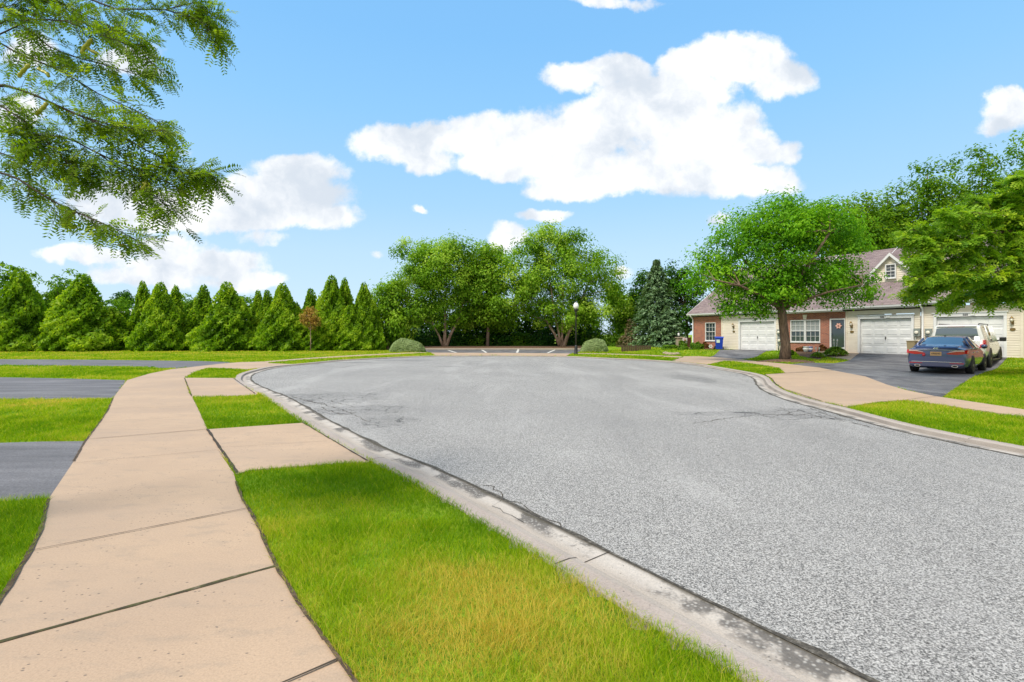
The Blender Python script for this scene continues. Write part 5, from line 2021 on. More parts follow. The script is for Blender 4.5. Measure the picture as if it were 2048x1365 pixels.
def house_near():
    u0 = 16.53
    t = thing('row_house', 'nearest row house at the right edge, garage behind the parked cars', 'house', house_origin(u0), FROT, 'attached row houses')
    E = 2.95
    top = E - .19
    x1 = 20.68 - u0
    s = MB()
    siding_front(s, 0.0, x1, .02, top, [(17.1 - u0, 20.18 - u0, 0, 2.40)])
    s.box(x1, x1 + .13, -.05, .1, -.02, top, b=.008)
    s.build('siding_wall', M['siding'], t)
    for a, e in ((0, 17.1 - u0), (20.18 - u0, x1 + .1)):
        MB().box(a, e, -.015, .2, -.3, .018).build('foundation', M['stone'], t)
    b = MB()
    wall_front(b, x1 + .13, 29 - u0, -.3, top, [(25.0 - u0, 26.6 - u0, .62, 2.2)], .06)
    b.build('brick_wall', M['brick'], t)
    window(t, 25.01 - u0, 26.59 - u0, .67, 2.19, 3, False, .06)
    garage_door(t, 17.24 - u0, 20.05 - u0, 2.13, '560')
    wall_lamp(t, 20.40 - u0, 1.80)
    electric_meter(t, .38, 1.3)
    roof(t, .0, x1 + .25, E + .12, 7.0, True, True)
    gutter(t, .0, x1 + .22, E + .12, .1)
    roof(t, x1 + .30, 29.2 - u0, E, 6.6, False, True)
    gutter(t, x1 + .30, 29.2 - u0, E)
    shell(t, 0, 29 - u0, E, (29 - u0,))


house_far()
house_mid()
house_near()


def F3(u, v, z=0.0):
    p = FP0 + FD * u + FN * v
    return (p.x, p.y, gh(p.x, p.y) + z)


# ------------------------------------------------------------------ recycling bin
def recycling_bin():
    x, y, z = F3(3.55, -1.0)
    t = thing('recycling_bin', 'blue wheeled recycling bin with pale sticker left of the far garage', 'bin', (x, y, z), R(-20))
    b = MB()
    b.prism([(-.24, -.28), (.24, -.28), (.24, .25), (-.24, .25)], lambda p: (p[0], p[1], .06), lambda p: (p[0] * 1.22, p[1] * 1.24, .93))
    b.box(-.31, .31, -.37, .34, .88, .94, b=.012)
    for s in (-.18, 0, .18):
        b.box(s - .01, s + .01, -.335, -.29, .2, .8)
    b.build('body', M['binblue'], t)
    l = MB()
    l.prism([(-.38, .942), (.36, .942), (.34, 1.0), (.1, 1.045), (-.3, 1.02)], lambda p: (-.325, p[0], p[1]), lambda p: (.325, p[0], p[1]))
    l.tube([(-.25, .40, .95), (.25, .40, .95)], .022, 8)
    l.build('lid', M['binblue'], t)
    for s in (-1, 1):
        MB().lathe([(.12, s * .29), (.125, s * .30), (.125, s * .345), (.12, s * .35)], 16, (0, .27, .125), 'x').build('wheel', M['rubber'], t)
    MB().box(-.20, .04, -.352, -.343, .56, .80).build('sticker', M['label'], t)


recycling_bin()


# ------------------------------------------------------------------ cars
def ring(sec):
    """half cross section, bottom centre to top centre"""
    (zb, ws, zs, wm, zm, wb, zbelt, wr, zr) = sec
    L = lambda a, b, t: a + (b - a) * t
    return [(0, zb), (ws * .85, zb), (ws, zs), (L(ws, wm, .7), L(zs, zm, .45)), (wm, zm), (L(wm, wb, .45), L(zm, zbelt, .6)), (wb, zbelt),
            (L(wb, wr, .34), L(zbelt, zr - .05, .36)), (L(wb, wr, .70), L(zbelt, zr - .05, .72)), (wr, zr - .05), (wr * .86, zr - .012), (wr * .45, zr), (0, zr + .004)]


def loft_car(t, stations, classify, mats, names):
    """skin through the stations; classify(i, j, side) gives the part each patch belongs to"""
    rings = [(x, ring(s)) for x, s in stations]
    m = len(rings[0][1])
    parts = {}
    def put(key, quad):
        parts.setdefault(key, MB()).add(quad, [tuple(range(len(quad)))], True)
    for i in range(len(rings) - 1):
        (xa, ra), (xb, rb) = rings[i], rings[i + 1]
        for j in range(m - 1):
            for s in (1, -1):
                q = [(xa, s * ra[j][0], ra[j][1]), (xb, s * rb[j][0], rb[j][1]), (xb, s * rb[j + 1][0], rb[j + 1][1]), (xa, s * ra[j + 1][0], ra[j + 1][1])]
                put(classify(i, j, s), q)
    for (x, r) in (rings[0], rings[-1]):
        for j in range(m - 1):
            put('body', [(x, r[j][0], r[j][1]), (x, r[j + 1][0], r[j + 1][1]), (x, -r[j + 1][0], r[j + 1][1]), (x, -r[j][0], r[j][1])])
    out = {}
    for key, mb in parts.items():
        me = mb.mesh(names[key], mats[key])
        bm = bmesh.new()
        bm.from_mesh(me)
        bmesh.ops.remove_doubles(bm, verts=bm.verts, dist=0.0005)
        bmesh.ops.recalc_face_normals(bm, faces=bm.faces)
        bm.to_mesh(me)
        bm.free()
        o = link(names[key], me, t)
        out[key] = o
        if key == 'body':
            md = o.modifiers.new('edge', 'BEVEL')
            md.width = .012
            md.segments = 2
            md.limit_method = 'ANGLE'
            md.angle_limit = R(35)
    return out


def wheel(t, x, y, r, w, spokes=5):
    s = 1 if y > 0 else -1
    tm = MB()
    tm.lathe([(r * .64, y - s * w), (r * .92, y - s * w), (r, y - s * w * .9), (r, y - s * w * .1), (r * .93, y), (r * .66, y - s * .005)], 28, (x, 0, r), 'y')
    ty = tm.build('wheel', M['rubber'], t)
    rm = MB()
    rm.lathe([(r * .66, y - s * .02), (r * .64, y - s * .004), (r * .60, y - s * .02), (r * .59, y - s * .07), (.02, y - s * .075)], 24, (x, 0, r), 'y')
    for k in range(spokes):
        a = 2 * math.pi * k / spokes
        c, n = math.cos(a), math.sin(a)
        def mp(p, yy):
            return (x + p[0] * c - p[1] * n, yy, r + p[0] * n + p[1] * c)
        rm.prism([(.04, -.045), (r * .61, -.03), (r * .61, .03), (.04, .045)], lambda p: mp(p, y - s * .012), lambda p: mp(p, y - s * .05))
    rm.lathe([(.06, y - s * .01), (.05, y - s * .003), (.01, y)], 12, (x, 0, r), 'y')
    rm.build('rim', M['rim'], ty)


def arch(t, x, y, r, zc, w=.012):
    s = 1 if y > 0 else -1
    b = MB()
    n = 22
    vs = [(x + r * math.cos(math.pi * 2 * k / n), y, max(.18, zc + r * math.sin(math.pi * 2 * k / n))) for k in range(n)]
    vs2 = [(v[0], y - s * .05, v[2]) for v in vs]
    b.add(vs + vs2, [tuple(range(n)), tuple(range(2 * n - 1, n - 1, -1))] + [(k, (k + 1) % n, n + (k + 1) % n, n + k) for k in range(n)])
    b.build('wheel_arch', M['cladding'], t)


def rear_patch(name, poly, x, thick, material, t, mirror=False):
    """a plate on the tail, poly in (y, z)"""
    b = MB()
    for s in ((1, -1) if mirror else (1,)):
        b.prism([(s * p[0], p[1]) for p in poly], lambda p: (x, p[0], p[1]), lambda p: (x - thick, p[0], p[1]))
    return b.build(name, material, t)


def sedan(loc, rz):
    t = thing('sedan', 'dark blue grey sedan parked at the rear of the right driveway', 'car', loc, rz)
    # (zb, ws, zs, wm, zm, wb, zbelt, wr, zr)
    S = [
        (-2.43, (.36, .72, .40, .80, .60, .76, .88, .60, .93)),
        (-2.38, (.27, .80, .34, .86, .60, .81, .93, .64, 1.02)),
        (-2.20, (.22, .84, .30, .905, .60, .84, .95, .68, 1.05)),
        (-1.80, (.20, .86, .28, .92, .60, .86, .96, .70, 1.07)),
        (-1.55, (.20, .86, .27, .925, .60, .865, .965, .66, 1.13)),
        (-0.85, (.20, .86, .27, .925, .60, .865, .965, .57, 1.40)),
        (-0.35, (.20, .86, .27, .925, .60, .865, .96, .58, 1.455)),
        (0.30, (.20, .86, .27, .925, .60, .865, .95, .59, 1.455)),
        (0.55, (.20, .86, .27, .925, .60, .865, .945, .59, 1.42)),
        (1.15, (.20, .86, .27, .925, .60, .86, .93, .66, 1.10)),
        (1.40, (.20, .86, .27, .92, .60, .855, .92, .68, .97)),
        (1.95, (.21, .84, .28, .90, .58, .82, .84, .64, .90)),
        (2.30, (.22, .74, .30, .80, .55, .70, .72, .5, .79)),
        (2.45, (.26, .58, .36, .62, .52, .55, .64, .4, .68)),
    ]
    def cls(i, j, s):
        x0 = S[i][0]
        if 6 <= j <= 8 and 4 <= i <= 8:
            if i in (4, 8) and j == 8:
                return 'body'
            return 'side_r' if s < 0 else 'side_l'
        if j >= 9 and i == 4:
            return 'rear'
        if j >= 9 and i == 8:
            return 'front'
        return 'body'
    g = M['carglass']
    parts = loft_car(t, S, cls, {'body': M['bluepaint'], 'side_r': g, 'side_l': g, 'rear': g, 'front': g},
             {'body': 'body', 'side_r': 'side_window', 'side_l': 'side_window', 'rear': 'rear_window', 'front': 'windscreen'})
    for s in (1, -1):
        # pillars over the side glass
        b = MB()
        b.tube([(-.42, s * .872, .955), (-.40, s * .60, 1.40)], .03, 6)
        b.tube([(-1.42, s * .872, .955), (-1.05, s * .62, 1.34)], .045, 6)
        b.build('pillar', M['bluepaint'], t)
        b = MB()
        b.tube([(-1.7, s * .868, .965), (-.4, s * .872, .965), (1.2, s * .866, .935)], .012, 5)
        b.build('window_trim', M['chrome'], t)
        m = MB()
        m.lathe([(.02, s * .88), (.075, s * .93), (.085, s * 1.0), (.06, s * 1.07), (.01, s * 1.08)], 12, (.72, 0, 1.02), 'y')
        m.build('wing_mirror', M['bluepaint'], t)
        for xx in (-.15, -1.05):
            MB().box(xx - .1, xx + .1, s * .915 - .012, s * .915 + .012, .80, .835, b=.008).build('door_handle', M['chrome'], t)
        for x in (-1.42, 1.38):
            arch(t, x, s * .934, .375, .335)
            wheel(t, x, s * .945, .332, .22)
        # tail lamps: wedge wrapped round the corner
        rear_patch('tail_light', [(s * .83, .92), (s * .60, .90), (s * .30, .79), (s * .34, .755), (s * .62, .745), (s * .84, .78)], -2.33, .105, M['redlens'], t)
        rear_patch('reverse_light', [(s * .80, .925), (s * .58, .905), (s * .36, .835), (s * .40, .825), (s * .60, .865), (s * .82, .87)], -2.425, .022, M['clearlens'], t)
        b = MB()
        b.prism([(-2.42, .79), (-2.34, .92), (-2.05, .90), (-2.15, .80)], lambda p: (p[0], s * .80, p[1]), lambda p: (p[0], s * .893, p[1]))
        b.build('tail_light', M['redlens'], t)
        rear_patch('reflector', [(s * .80, .44), (s * .40, .425), (s * .40, .40), (s * .80, .405)], -2.39, .055, M['redlens'], t)
        ex = MB()
        vs = [(.095 * math.cos(k * math.pi / 8), .045 * math.sin(k * math.pi / 8)) for k in range(16)]
        ex.prism(vs, lambda p: (-2.46, s * .55 + p[0], .315 + p[1]), lambda p: (-2.30, s * .55 + p[0], .315 + p[1]))
        eo = ex.build('exhaust_tip', M['chrome'], t)
        ex = MB()
        ex.prism([(p[0] * .78, p[1] * .72) for p in vs], lambda p: (-2.464, s * .55 + p[0], .315 + p[1]), lambda p: (-2.459, s * .55 + p[0], .315 + p[1]))
        ex.build('exhaust_hole', M['black'], eo)
    b = MB()
    b.box(-2.445, -2.36, -.74, .74, .455, .475, b=.006)
    b.box(-2.452, -2.40, -.62, .62, .905, .922, b=.005)
    b.build('chrome_strip', M['chrome'], t)
    # trunk lid lip
    b = MB()
    b.prism([(-2.41, 1.0), (-2.33, 1.055), (-2.05, 1.065), (-2.1, 1.035), (-2.36, .975)], lambda p: (p[0], -.62, p[1]), lambda p: (p[0], .62, p[1]))
    b.build('spoiler_lip', M['bluepaint'], t)
    rear_patch('bumper', [(.80, .62), (.84, .42), (.76, .34), (.5, .30), (-.5, .30), (-.76, .34), (-.84, .42), (-.80, .62)], -2.36, .075, M['bluepaint'], t)
    rear_patch('bumper_valance', [(.74, .40), (.70, .28), (-.70, .28), (-.74, .40)], -2.30, .08, M['cladding'], t)
    p = rear_patch('licence_plate', [(.165, .85), (.165, .70), (-.165, .70), (-.165, .85)], -2.425, .022, M['plate'], t)
    text_mesh('plate_text', '690640', .088, M['platetext'], p, (-2.4475, 0, .775), (R(90), 0, R(-90)), .002)
    # rear badge: an upright H in a rounded frame
    bd = MB()
    for yy in (-.028, .028):
        bd.prism([(yy - .011, .955), (yy + .011, .955), (yy * 1.25 + .011, 1.01), (yy * 1.25 - .011, 1.01)], lambda p: (-2.412, p[0], p[1]), lambda p: (-2.43, p[0], p[1]))
    bd.box(-2.43, -2.412, -.018, .018, .975, .99)
    fr = [(-.05, .94), (.05, .94), (.07, 1.015), (.06, 1.025), (-.06, 1.025), (-.07, 1.015)]
    for q in range(len(fr)):
        a, c = fr[q], fr[(q + 1) % len(fr)]
        bd.tube([(-2.42, a[0], a[1]), (-2.42, c[0], c[1])], .006, 5)
    bd.build('badge', M['chrome'], t)
    st = MB()
    st.lathe([(.05, -.0), (.05, .006)], 14, (-2.449, .36, .715), 'x')
    st.build('round_sticker', M['signred'], t)
    MB().box(-.8, -.72, -.03, .03, 1.43, 1.47, b=.01).build('antenna', M['black'], t)
    for s in (1, -1):
        b = MB()
        b.prism([(s * .5, .72), (s * .78, .74), (s * .8, .62), (s * .55, .6)], lambda p: (2.28, p[0], p[1]), lambda p: (2.40, p[0] * .92, p[1] - .02))
        b.build('headlight', M['globe'], t)
    MB().box(2.38, 2.47, -.45, .45, .40, .60, b=.02).build('grille', M['black'], t)


def suv(loc, rz):
    t = thing('large_suv', 'big pearl white sport utility vehicle parked nose in at the right garage', 'car', loc, rz)
    t.scale = (0.965, 0.965, 1.03)
    S = [
        (-2.84, (.52, .82, .56, .93, .80, .90, 1.16, .74, 1.76)),
        (-2.78, (.42, .88, .50, .99, .80, .955, 1.18, .79, 1.84)),
        (-2.60, (.36, .92, .46, 1.015, .80, .975, 1.19, .80, 1.875)),
        (-1.60, (.34, .93, .44, 1.02, .80, .98, 1.19, .80, 1.885)),
        (-0.40, (.34, .93, .44, 1.02, .80, .98, 1.18, .80, 1.885)),
        (0.60, (.34, .93, .44, 1.02, .80, .98, 1.17, .79, 1.86)),
        (0.85, (.34, .93, .44, 1.02, .80, .975, 1.165, .77, 1.82)),
        (1.45, (.34, .93, .44, 1.02, .80, .97, 1.15, .80, 1.30)),
        (1.70, (.34, .93, .44, 1.015, .80, .96, 1.12, .82, 1.18)),
        (2.50, (.36, .90, .46, .99, .78, .93, 1.04, .80, 1.12)),
        (2.80, (.42, .80, .52, .90, .76, .84, .98, .74, 1.04)),
        (2.86, (.50, .72, .58, .80, .74, .75, .92, .66, .96)),
    ]
    def cls(i, j, s):
        if 6 <= j <= 8 and 2 <= i <= 6:
            return 'side_r' if s < 0 else 'side_l'
        if j >= 9 and i == 6:
            return 'front'
        return 'body'
    g = M['carglass']
    loft_car(t, S, cls, {'body': M['pearl'], 'side_r': g, 'side_l': g, 'front': g}, {'body': 'body', 'side_r': 'side_window', 'side_l': 'side_window', 'front': 'windscreen'})
    rear_patch('rear_window', [(.80, 1.18), (.70, 1.70), (.5, 1.73), (-.5, 1.73), (-.70, 1.70), (-.80, 1.18)], -2.80, .052, M['carglass'], t)
    rear_patch('brake_light', [(.30, 1.775), (.30, 1.81), (-.30, 1.81), (-.30, 1.775)], -2.80, .075, M['redlens'], t)
    b = MB()
    b.prism([(-2.90, 1.80), (-2.86, 1.84), (-2.5, 1.885), (-2.5, 1.86)], lambda p: (p[0], -.70, p[1]), lambda p: (p[0], .70, p[1]))
    b.build('roof_spoiler', M['pearl'], t)
    rear_patch('bumper', [(.93, .74), (.93, .48), (-.93, .48), (-.93, .74)], -2.78, .13, M['pearl'], t)
    rear_patch('licence_plate', [(.16, 1.0), (.16, .85), (-.16, .85), (-.16, 1.0)], -2.835, .012, M['plate'], t)
    for s in (1, -1):
        b = MB()
        b.prism([(.80, .90), (.96, .86), (1.0, 1.0), (.985, 1.22), (.83, 1.20)], lambda p: (-2.87, s * p[0], p[1]), lambda p: (-2.62, s * (p[0] + .012), p[1]))
        b.build('tail_light', M['redlens'], t)
        for (x0, x1) in ((-1.62, -1.52), (-.42, -.30), (.56, .66)):
            b = MB()
            b.tube([(x0, s * .986, 1.18), (x1 - .02, s * .80, 1.83)], .035, 6)
            b.build('pillar', M['pearl'], t)
        b = MB()
        b.tube([(-2.4, s * .70, 1.86), (-2.25, s * .70, 1.915), (.3, s * .70, 1.915), (.45, s * .70, 1.85)], .02, 6)
        b.build('roof_rail', M['black'], t)
        m = MB()
        m.box(.86, 1.06, min(s * 1.06, s * 1.30), max(s * 1.06, s * 1.30), 1.14, 1.33, b=.03)
        m.tube([(.96, s * .97, 1.16), (.96, s * 1.1, 1.20)], .03, 6)
        m.build('wing_mirror', M['black'], t)
        for xx in (-.65, .35):
            MB().box(xx - .13, xx + .13, s * 1.0 - .016, s * 1.0 + .016, .98, 1.02, b=.01).build('door_handle', M['chrome'], t)
        for x in (-1.55, 1.75):
            arch(t, x, s * 1.03, .46, .42)
            wheel(t, x, s * 1.045, .405, .28, 6)
        MB().box(-1.0, 1.2, min(s * .9, s * 1.06), max(s * .9, s * 1.06), .30, .36, b=.015).build('running_board', M['cladding'], t)
        b = MB()
        b.prism([(s * .5, .98), (s * .82, .98), (s * .86, .80), (s * .52, .80)], lambda p: (2.74, p[0], p[1]), lambda p: (2.87, p[0] * .94, p[1]))
        b.build('headlight', M['globe'], t)
    MB().box(2.82, 2.90, -.5, .5, .62, .92, b=.02).build('grille', M['chrome'], t)


HD = R(90 - 50)       # both point about fifty degrees right of the view axis
hx, hy = math.cos(HD), math.sin(HD)
# sedan: middle of its tail
tail = Vector((16.1, 19.0))
c = tail + Vector((hx, hy)) * 2.45
sedan((c.x, c.y, gh(c.x, c.y) + .005), HD)
c = Vector((21.9, 24.05))
suv((c.x, c.y, gh(c.x - 1.5, c.y - 1.5) + .02), HD)

# ------------------------------------------------------------------ planting and ornaments by the houses
g = 'foundation planting at the far house'
def sh(px, py, w, h, k, lab, group=g, n=2600, leaf=.11, v=None):
    x, y = P(px, py)
    return shrub('shrub', lab, 'shrub', x, y, w, w * .8, h, M[k], n, leaf, group)


sh(1394, 698.5, .55, .72, 'l_shrub', 'round green shrub under the brick corner of the far house')
sh(1413, 698, .40, .55, 'l_red', 'small orange brown shrub left of the far tall window')
sh(1428, 697, .45, .85, 'l_deep', 'dark green shrub below the right side of the far tall window')
sh(1366, 698, .48, .75, 'l_shrub', 'yellow green shrub before the stone pillar')
sh(1340, 697, .75, .38, 'l_shrub', 'low spreading shrub with stones at the left end of the bed')
sh(1436, 699, .34, .30, 'l_deep', 'tiny dark plant beside the blue bin')
g = 'planting at the middle house'
sh(1588, 701.5, .50, .95, 'l_shrub', 'rounded green bush under the left half of the double window', g, 4200)
sh(1579, 706, .26, .42, 'l_hosta', 'small yellow flowered plant right against the tree trunk', g)
sh(1604, 704, .34, .42, 'l_red', 'low reddish plant left of the blue and white pots', g)
sh(1630, 704, .38, .62, 'l_hosta', 'bright green plant under the teal garden ornament', g)
sh(1647, 705, .34, .52, 'l_red', 'dark red leaved shrub left of the storm door', g)
def hosta(px, py, r, h, lab, n=300, leaf=.26, group='hostas by the front path'):
    x, y = P(px, py)
    t = thing('hosta', lab, 'plant', (x, y, gh(x, y)), 0, group)
    a = RNG.uniform(0, 6.28, n)
    q = RNG.random(n) ** .7
    p = np.stack([np.cos(a) * q * r, np.sin(a) * q * r, h * (1 - .75 * q ** 2) * RNG.uniform(.25, 1.0, n) ** .5 + .03], 1)
    out = np.stack([np.cos(a), np.sin(a), -.6 * q], 1)
    nrm = unit(np.stack([np.cos(a) * .5 * q, np.sin(a) * .5 * q, np.ones(n)], 1) + RNG.normal(size=(n, 3)) * .25)
    v, f = leaf_quads(p, nrm, leaf * RNG.uniform(.7, 1.2, n), .6, out, .08)
    link('leaves', np_mesh('leaves', v, f, M['l_hosta'], np.clip(.5 + RNG.normal(size=n) * .22, 0, 1)), t)
    mb = MB()
    for k in range(4):
        b = k * 1.6
        mb.tube([(.05 * math.cos(b), .05 * math.sin(b), -.02), (.12 * math.cos(b), .12 * math.sin(b), h * 1.7)], [.01, .006], 5)
        mb.lathe([(.004, 0), (.03, .05), (.02, .12), (.004, .16)], 6, (.12 * math.cos(b), .12 * math.sin(b), h * 1.6))
    mb.build('flower_stems', M['petalwhite'], t)
hosta(1671, 708.5, .62, .55, 'large bright hosta before the dark storm door', 700)
hosta(1635, 708.5, .36, .30, 'small bright hosta at the left of the front path', 350, .2)

x, y, z = F3(-.75, -.9)
x, y = P(1366, 697.5)
y += .8
t = thing('stone_pillar', 'low tan stone pillar at the far house corner', 'pillar', (x, y, gh(x, y)))
MB().box(-.28, .28, -.28, .28, -.05, .88, b=.03).build('shaft', M['stone'], t)
MB().box(-.34, .34, -.34, .34, .882, .98, b=.03).build('cap', M['stone'], t)
pz = gh(x, y) + .98
t = thing('garden_lantern', 'small pale lantern standing on the stone pillar', 'lantern', (x - .1, y, pz))
lm = MB()
lm.lathe([(.10, 0), (.10, .03), (.04, .05), (.04, .10)], 10)
lm.build('base', M['black'], t)
MB().lathe([(.05, .10), (.09, .14), (.09, .36), (.06, .38)], 10).build('glass', M['globe'], t)
MB().lathe([(.12, .38), (.06, .46), (.015, .52)], 10).build('cap', M['black'], t)
x2, y2 = P(1374, 698)
t = thing('yard_sign', 'small white yard sign with red lettering beside the stone pillar', 'sign', (x2, y2 + .5, gh(x2, y2)), R(8))
MB().tube([(0, 0, -.05), (0, 0, .4)], .015, 6).build('stake', M['signwhite'], t)
MB().box(-.20, .20, -.012, .012, .35, .95, b=.004).build('panel', M['signwhite'], t)
mm = MB()
for k, zz in enumerate((.86, .76, .66, .56, .46)):
    wv = .12 - .02 * (k % 2)
    mm.box(-wv, wv, -.018, -.0125, zz - .02, zz + .02)
mm.build('lettering', M['signred'], t)
x3, y3 = P(1376, 697.5)
t = thing('brown_fence', 'low red brown slatted fence by the corner of the brick house', 'fence', (x3, y3 + 1.6, gh(x3, y3)), FROT + R(90))
fm = MB()
for k in range(10):
    fm.box(k * .12, k * .12 + .1, -.01, .01, .05, .92)
fm.build('slats', M['fence'], t)
for k in (0, 1.15):
    MB().box(k, k + .07, .02, .09, -.05, 1.0, b=.008).build('post', M['fence'], t)
# garden figures
def flower_ornament(px, py, lab, k, h=.55):
    x, y = P(px, py)
    t = thing('garden_flower', lab, 'ornament', (x, y, gh(x, y)))
    MB().tube([(0, 0, -.03), (0.01, 0, h)], .01, 5).build('stake', M['galv'], t)
    m = MB()
    for q in range(6):
        a = q * math.pi / 3
        m.prism([(.02, -.03), (.10, -.06), (.17, 0), (.10, .06), (.02, .03)], lambda p: (p[0] * math.cos(a) - p[1] * math.sin(a), -.02, h + p[0] * math.sin(a) + p[1] * math.cos(a)),
                lambda p: (p[0] * math.cos(a) - p[1] * math.sin(a), -.04, h + p[0] * math.sin(a) + p[1] * math.cos(a)))
    m.build('petals', M[k], t)
flower_ornament(1439, 697.5, 'mauve flower ornament on a stake left of the blue bin', 'petalmauve', .65)
flower_ornament(1421, 699.5, 'low white flower ornament in front of the far window bed', 'petalwhite', .3)
x, y = P(1638, 704)
t = thing('garden_ornament', 'teal butterfly shaped garden ornament on a stake right of the double window', 'ornament', (x, y, gh(x, y)), R(15))
MB().tube([(0, 0, -.03), (0, 0, .85)], .012, 6).build('stake', M['black'], t)
bm_ = MB()
for s in (-1, 1):
    bm_.prism([(0, .62), (s * .14, .52), (s * .24, .60), (s * .22, .72), (s * .30, .88), (s * .22, .98), (s * .08, .90), (0, .78)], lambda p: (p[0], -.03 - abs(p[0]) * .3, p[1]), lambda p: (p[0], -.015 - abs(p[0]) * .3, p[1]))
bm_.build('wings', M['teal'], t)
MB().lathe([(.005, .58), (.03, .66), (.025, .8), (.035, .86), (.005, .9)], 8, (0, -.03, 0)).build('body', M['black'], t)
for px, k, lab in ((1612, 'potwhite', 'pale green and white glazed pot under the double window'), (1620, 'potblue', 'blue and white glazed pot beside the pale one')):
    x, y = P(px, 705)
    t = thing('flower_pot', lab, 'pot', (x, y, gh(x, y)))
    MB().lathe([(.10, 0), (.15, .12), (.17, .28), (.155, .34), (.175, .36), (.175, .39), (.14, .39), (.13, .33)], 18).build('body', M[k], t)
    MB().lathe([(.128, .31), (.128, .335)], 14).build('soil', M['soil'], t)
    MB().lathe([(.172, .18), (.176, .2), (.176, .25), (.173, .27)], 18).build('painted_band', M['petalwhite'], t)
x, y, z = F3(16.22, -.32)
t = thing('planter_box', 'tan planter basket by the downspout between the two right garages', 'planter', (x, y, z), FROT)
pm = MB()
pm.prism([(-.16, -.14), (.16, -.14), (.16, .14), (-.16, .14)], lambda p: (p[0], p[1], .0), lambda p: (p[0] * 1.25, p[1] * 1.25, .78))
pm.build('basket', M['planter'], t)
MB().box(-.22, .22, -.20, .20, .782, .83, b=.01).build('rim', M['planter'], t)
# edging stones of the left bed
for i, (px, py) in enumerate([(1331, 700), (1336, 701), (1342, 701.5), (1348, 701.5), (1354, 701)]):
    x, y = P(px, py)
    s = MB()
    prof = []
    n = 10
    vs, fs = [], []
    for a in range(4):
        for b in range(n):
            r = [.2, .22, .17, .06][a] * (1 + random.uniform(-.15, .15))
            vs.append((r * math.cos(b * .628), r * .8 * math.sin(b * .628), [-.02, .06, .14, .18][a]))
    for a in range(3):
        for b in range(n):
            fs.append((a * n + b, a * n + (b + 1) % n, (a + 1) * n + (b + 1) % n, (a + 1) * n + b))
    fs.append(tuple(3 * n + b for b in range(n)))
    s.add(vs, fs, False)
    o = s.build('edging_stone', M['stone'], None, (x, y, gh(x, y)))
    tag(o, 'rough grey edging stone along the left end of the far planting bed', 'stone', 'edging stones of the far bed')


# ------------------------------------------------------------------ grass blades
def vnoise(p, scale, seed):
    """smooth value noise in 2D, 0..1"""
    rg = np.random.default_rng(seed)
    tab = rg.random((64, 64))
    q = p * scale + 1000
    i = np.floor(q).astype(int)
    fr = q - i
    fr = fr * fr * (3 - 2 * fr)
    a = tab[i[:, 0] % 64, i[:, 1] % 64]
    b = tab[(i[:, 0] + 1) % 64, i[:, 1] % 64]
    c = tab[i[:, 0] % 64, (i[:, 1] + 1) % 64]
    dd = tab[(i[:, 0] + 1) % 64, (i[:, 1] + 1) % 64]
    return (a * (1 - fr[:, 0]) + b * fr[:, 0]) * (1 - fr[:, 1]) + (c * (1 - fr[:, 0]) + dd * fr[:, 0]) * fr[:, 1]


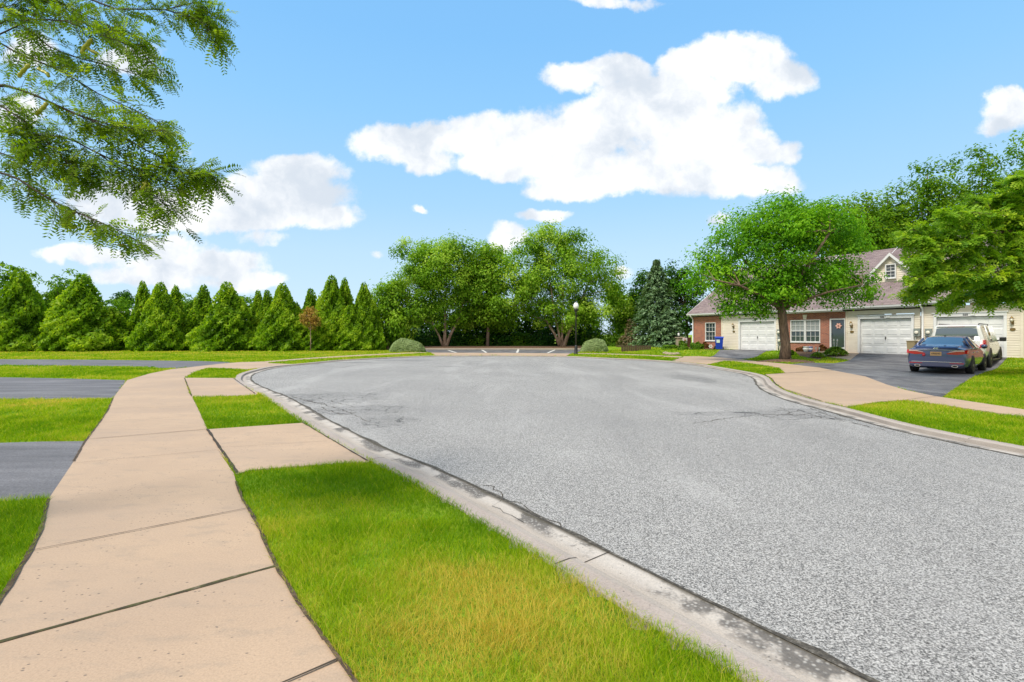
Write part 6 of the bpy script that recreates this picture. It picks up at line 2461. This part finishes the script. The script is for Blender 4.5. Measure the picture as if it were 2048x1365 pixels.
def grass():
    out = []
    for (d0, d1, dens) in [(1.3, 2.6, 14000), (2.6, 4.0, 10500), (4.0, 6.0, 6200), (6.0, 9.0, 3200), (9.0, 14.0, 1500), (14.0, 22.0, 560), (22.0, 34.0, 200), (34, 47, 70)]:
        xl, xr = -1.10 * d1 - .3, 1.12 * d1 + .3
        n = int((xr - xl) * (d1 - d0) * dens)
        p = np.stack([RNG.uniform(xl, xr, n), RNG.uniform(d0, d1, n)], 1)
        p = p[np.abs(p[:, 0]) < 1.10 * p[:, 1] + .4]
        bad = pip(p, GRASS_LIMIT)
        for poly in PAVED:
            a = np.array(poly)
            m = (p[:, 0] > a[:, 0].min()) & (p[:, 0] < a[:, 0].max()) & (p[:, 1] > a[:, 1].min()) & (p[:, 1] < a[:, 1].max()) & ~bad
            idx = np.where(m)[0]
            if len(idx):
                bad[idx] |= pip(p[idx], poly)
        s = -((p[:, 0] - FP0.x) * FN.x + (p[:, 1] - FP0.y) * FN.y)
        bad |= (s < 0.1) & (p[:, 0] > 10)
        p = p[~bad]
        out.append(p)
    p = np.vstack(out)
    n = len(p)
    dist = p[:, 1]
    ht = RNG.uniform(.028, .078, n) * (1 + .7 * (vnoise(p, 3.1, 3) - .5)) * np.interp(dist, [0, 10, 40], [0.9, 1.0, 1.15])
    wd = np.interp(dist, [1.5, 4, 8, 14, 22, 34, 47], [.0022, .003, .006, .011, .02, .035, .06]) * RNG.uniform(.8, 1.4, n)
    a = RNG.uniform(0, 2 * np.pi, n)
    lean = RNG.uniform(.1, 1.25, n) * ht
    side = np.stack([np.cos(a), np.sin(a), np.zeros(n)], 1) * wd[:, None]
    la = a + np.pi / 2 + RNG.normal(size=n) * .6 + 2.5 * vnoise(p, 4.0, 9)
    ld = np.stack([np.cos(la), np.sin(la), np.zeros(n)], 1) * lean[:, None]
    base = np.column_stack([p, ground_h(p[:, 0], p[:, 1]) - .004])
    mid = base + ld * .35 + np.array([0, 0, 1.0]) * (ht * .62)[:, None]
    tip = base + ld + np.array([0, 0, 1.0]) * ht[:, None]
    v = np.stack([base - side * .5, base + side * .5, mid + side * .4, mid - side * .4, tip], 1).reshape(-1, 3)
    k = np.arange(n)[:, None] * 5
    f3 = np.concatenate([k + np.array([0, 1, 2]), k + np.array([0, 2, 3]), k + np.array([3, 2, 4])], 1).reshape(-1, 3)
    # dry and lush patches
    pn = vnoise(p, .8, 5) * .5 + vnoise(p, 2.3, 6) * .3 + vnoise(p, 6.1, 7) * .2
    tone = .33 + (pn - .5) * 1.35 + RNG.normal(size=n) * .2
    for (px, py, r, kk) in [(1010, 1190, .42, .45), (880, 1140, .30, .30), (690, 1010, .22, .38), (960, 1300, .5, .25), (1120, 1230, .35, .30), (850, 1250, .25, .3), (60, 810, .9, .5), (1880, 815, .5, .15), (1620, 745, .9, .35), (1500, 738, .7, .2), (1640, 722, 1.4, .3), (2000, 780, 1.6, .25), (1950, 800, 1.0, .3)]:
        q = np.array(P(px, py))
        tone += kk * np.exp(-np.sum((p - q) ** 2, 1) / (r * r)) * RNG.uniform(.0, 1.2, n) * (0.3 + 1.9 * vnoise(p, 6.0, 12))
    tone += sstep(dist, 26, 40) * .22 * (p[:, 0] < 0)
    tone += (RNG.random(n) < .07) * RNG.uniform(.3, .7, n)
    tone = np.clip(tone, 0, 1)
    me = np_mesh('grass', v, f3, M['l_grass'], np.repeat(tone, 3))
    print('grass blades', n)
    tag(link('grass', me), 'mown green grass blades with dry yellow patches', 'grass', kind='stuff')


grass()
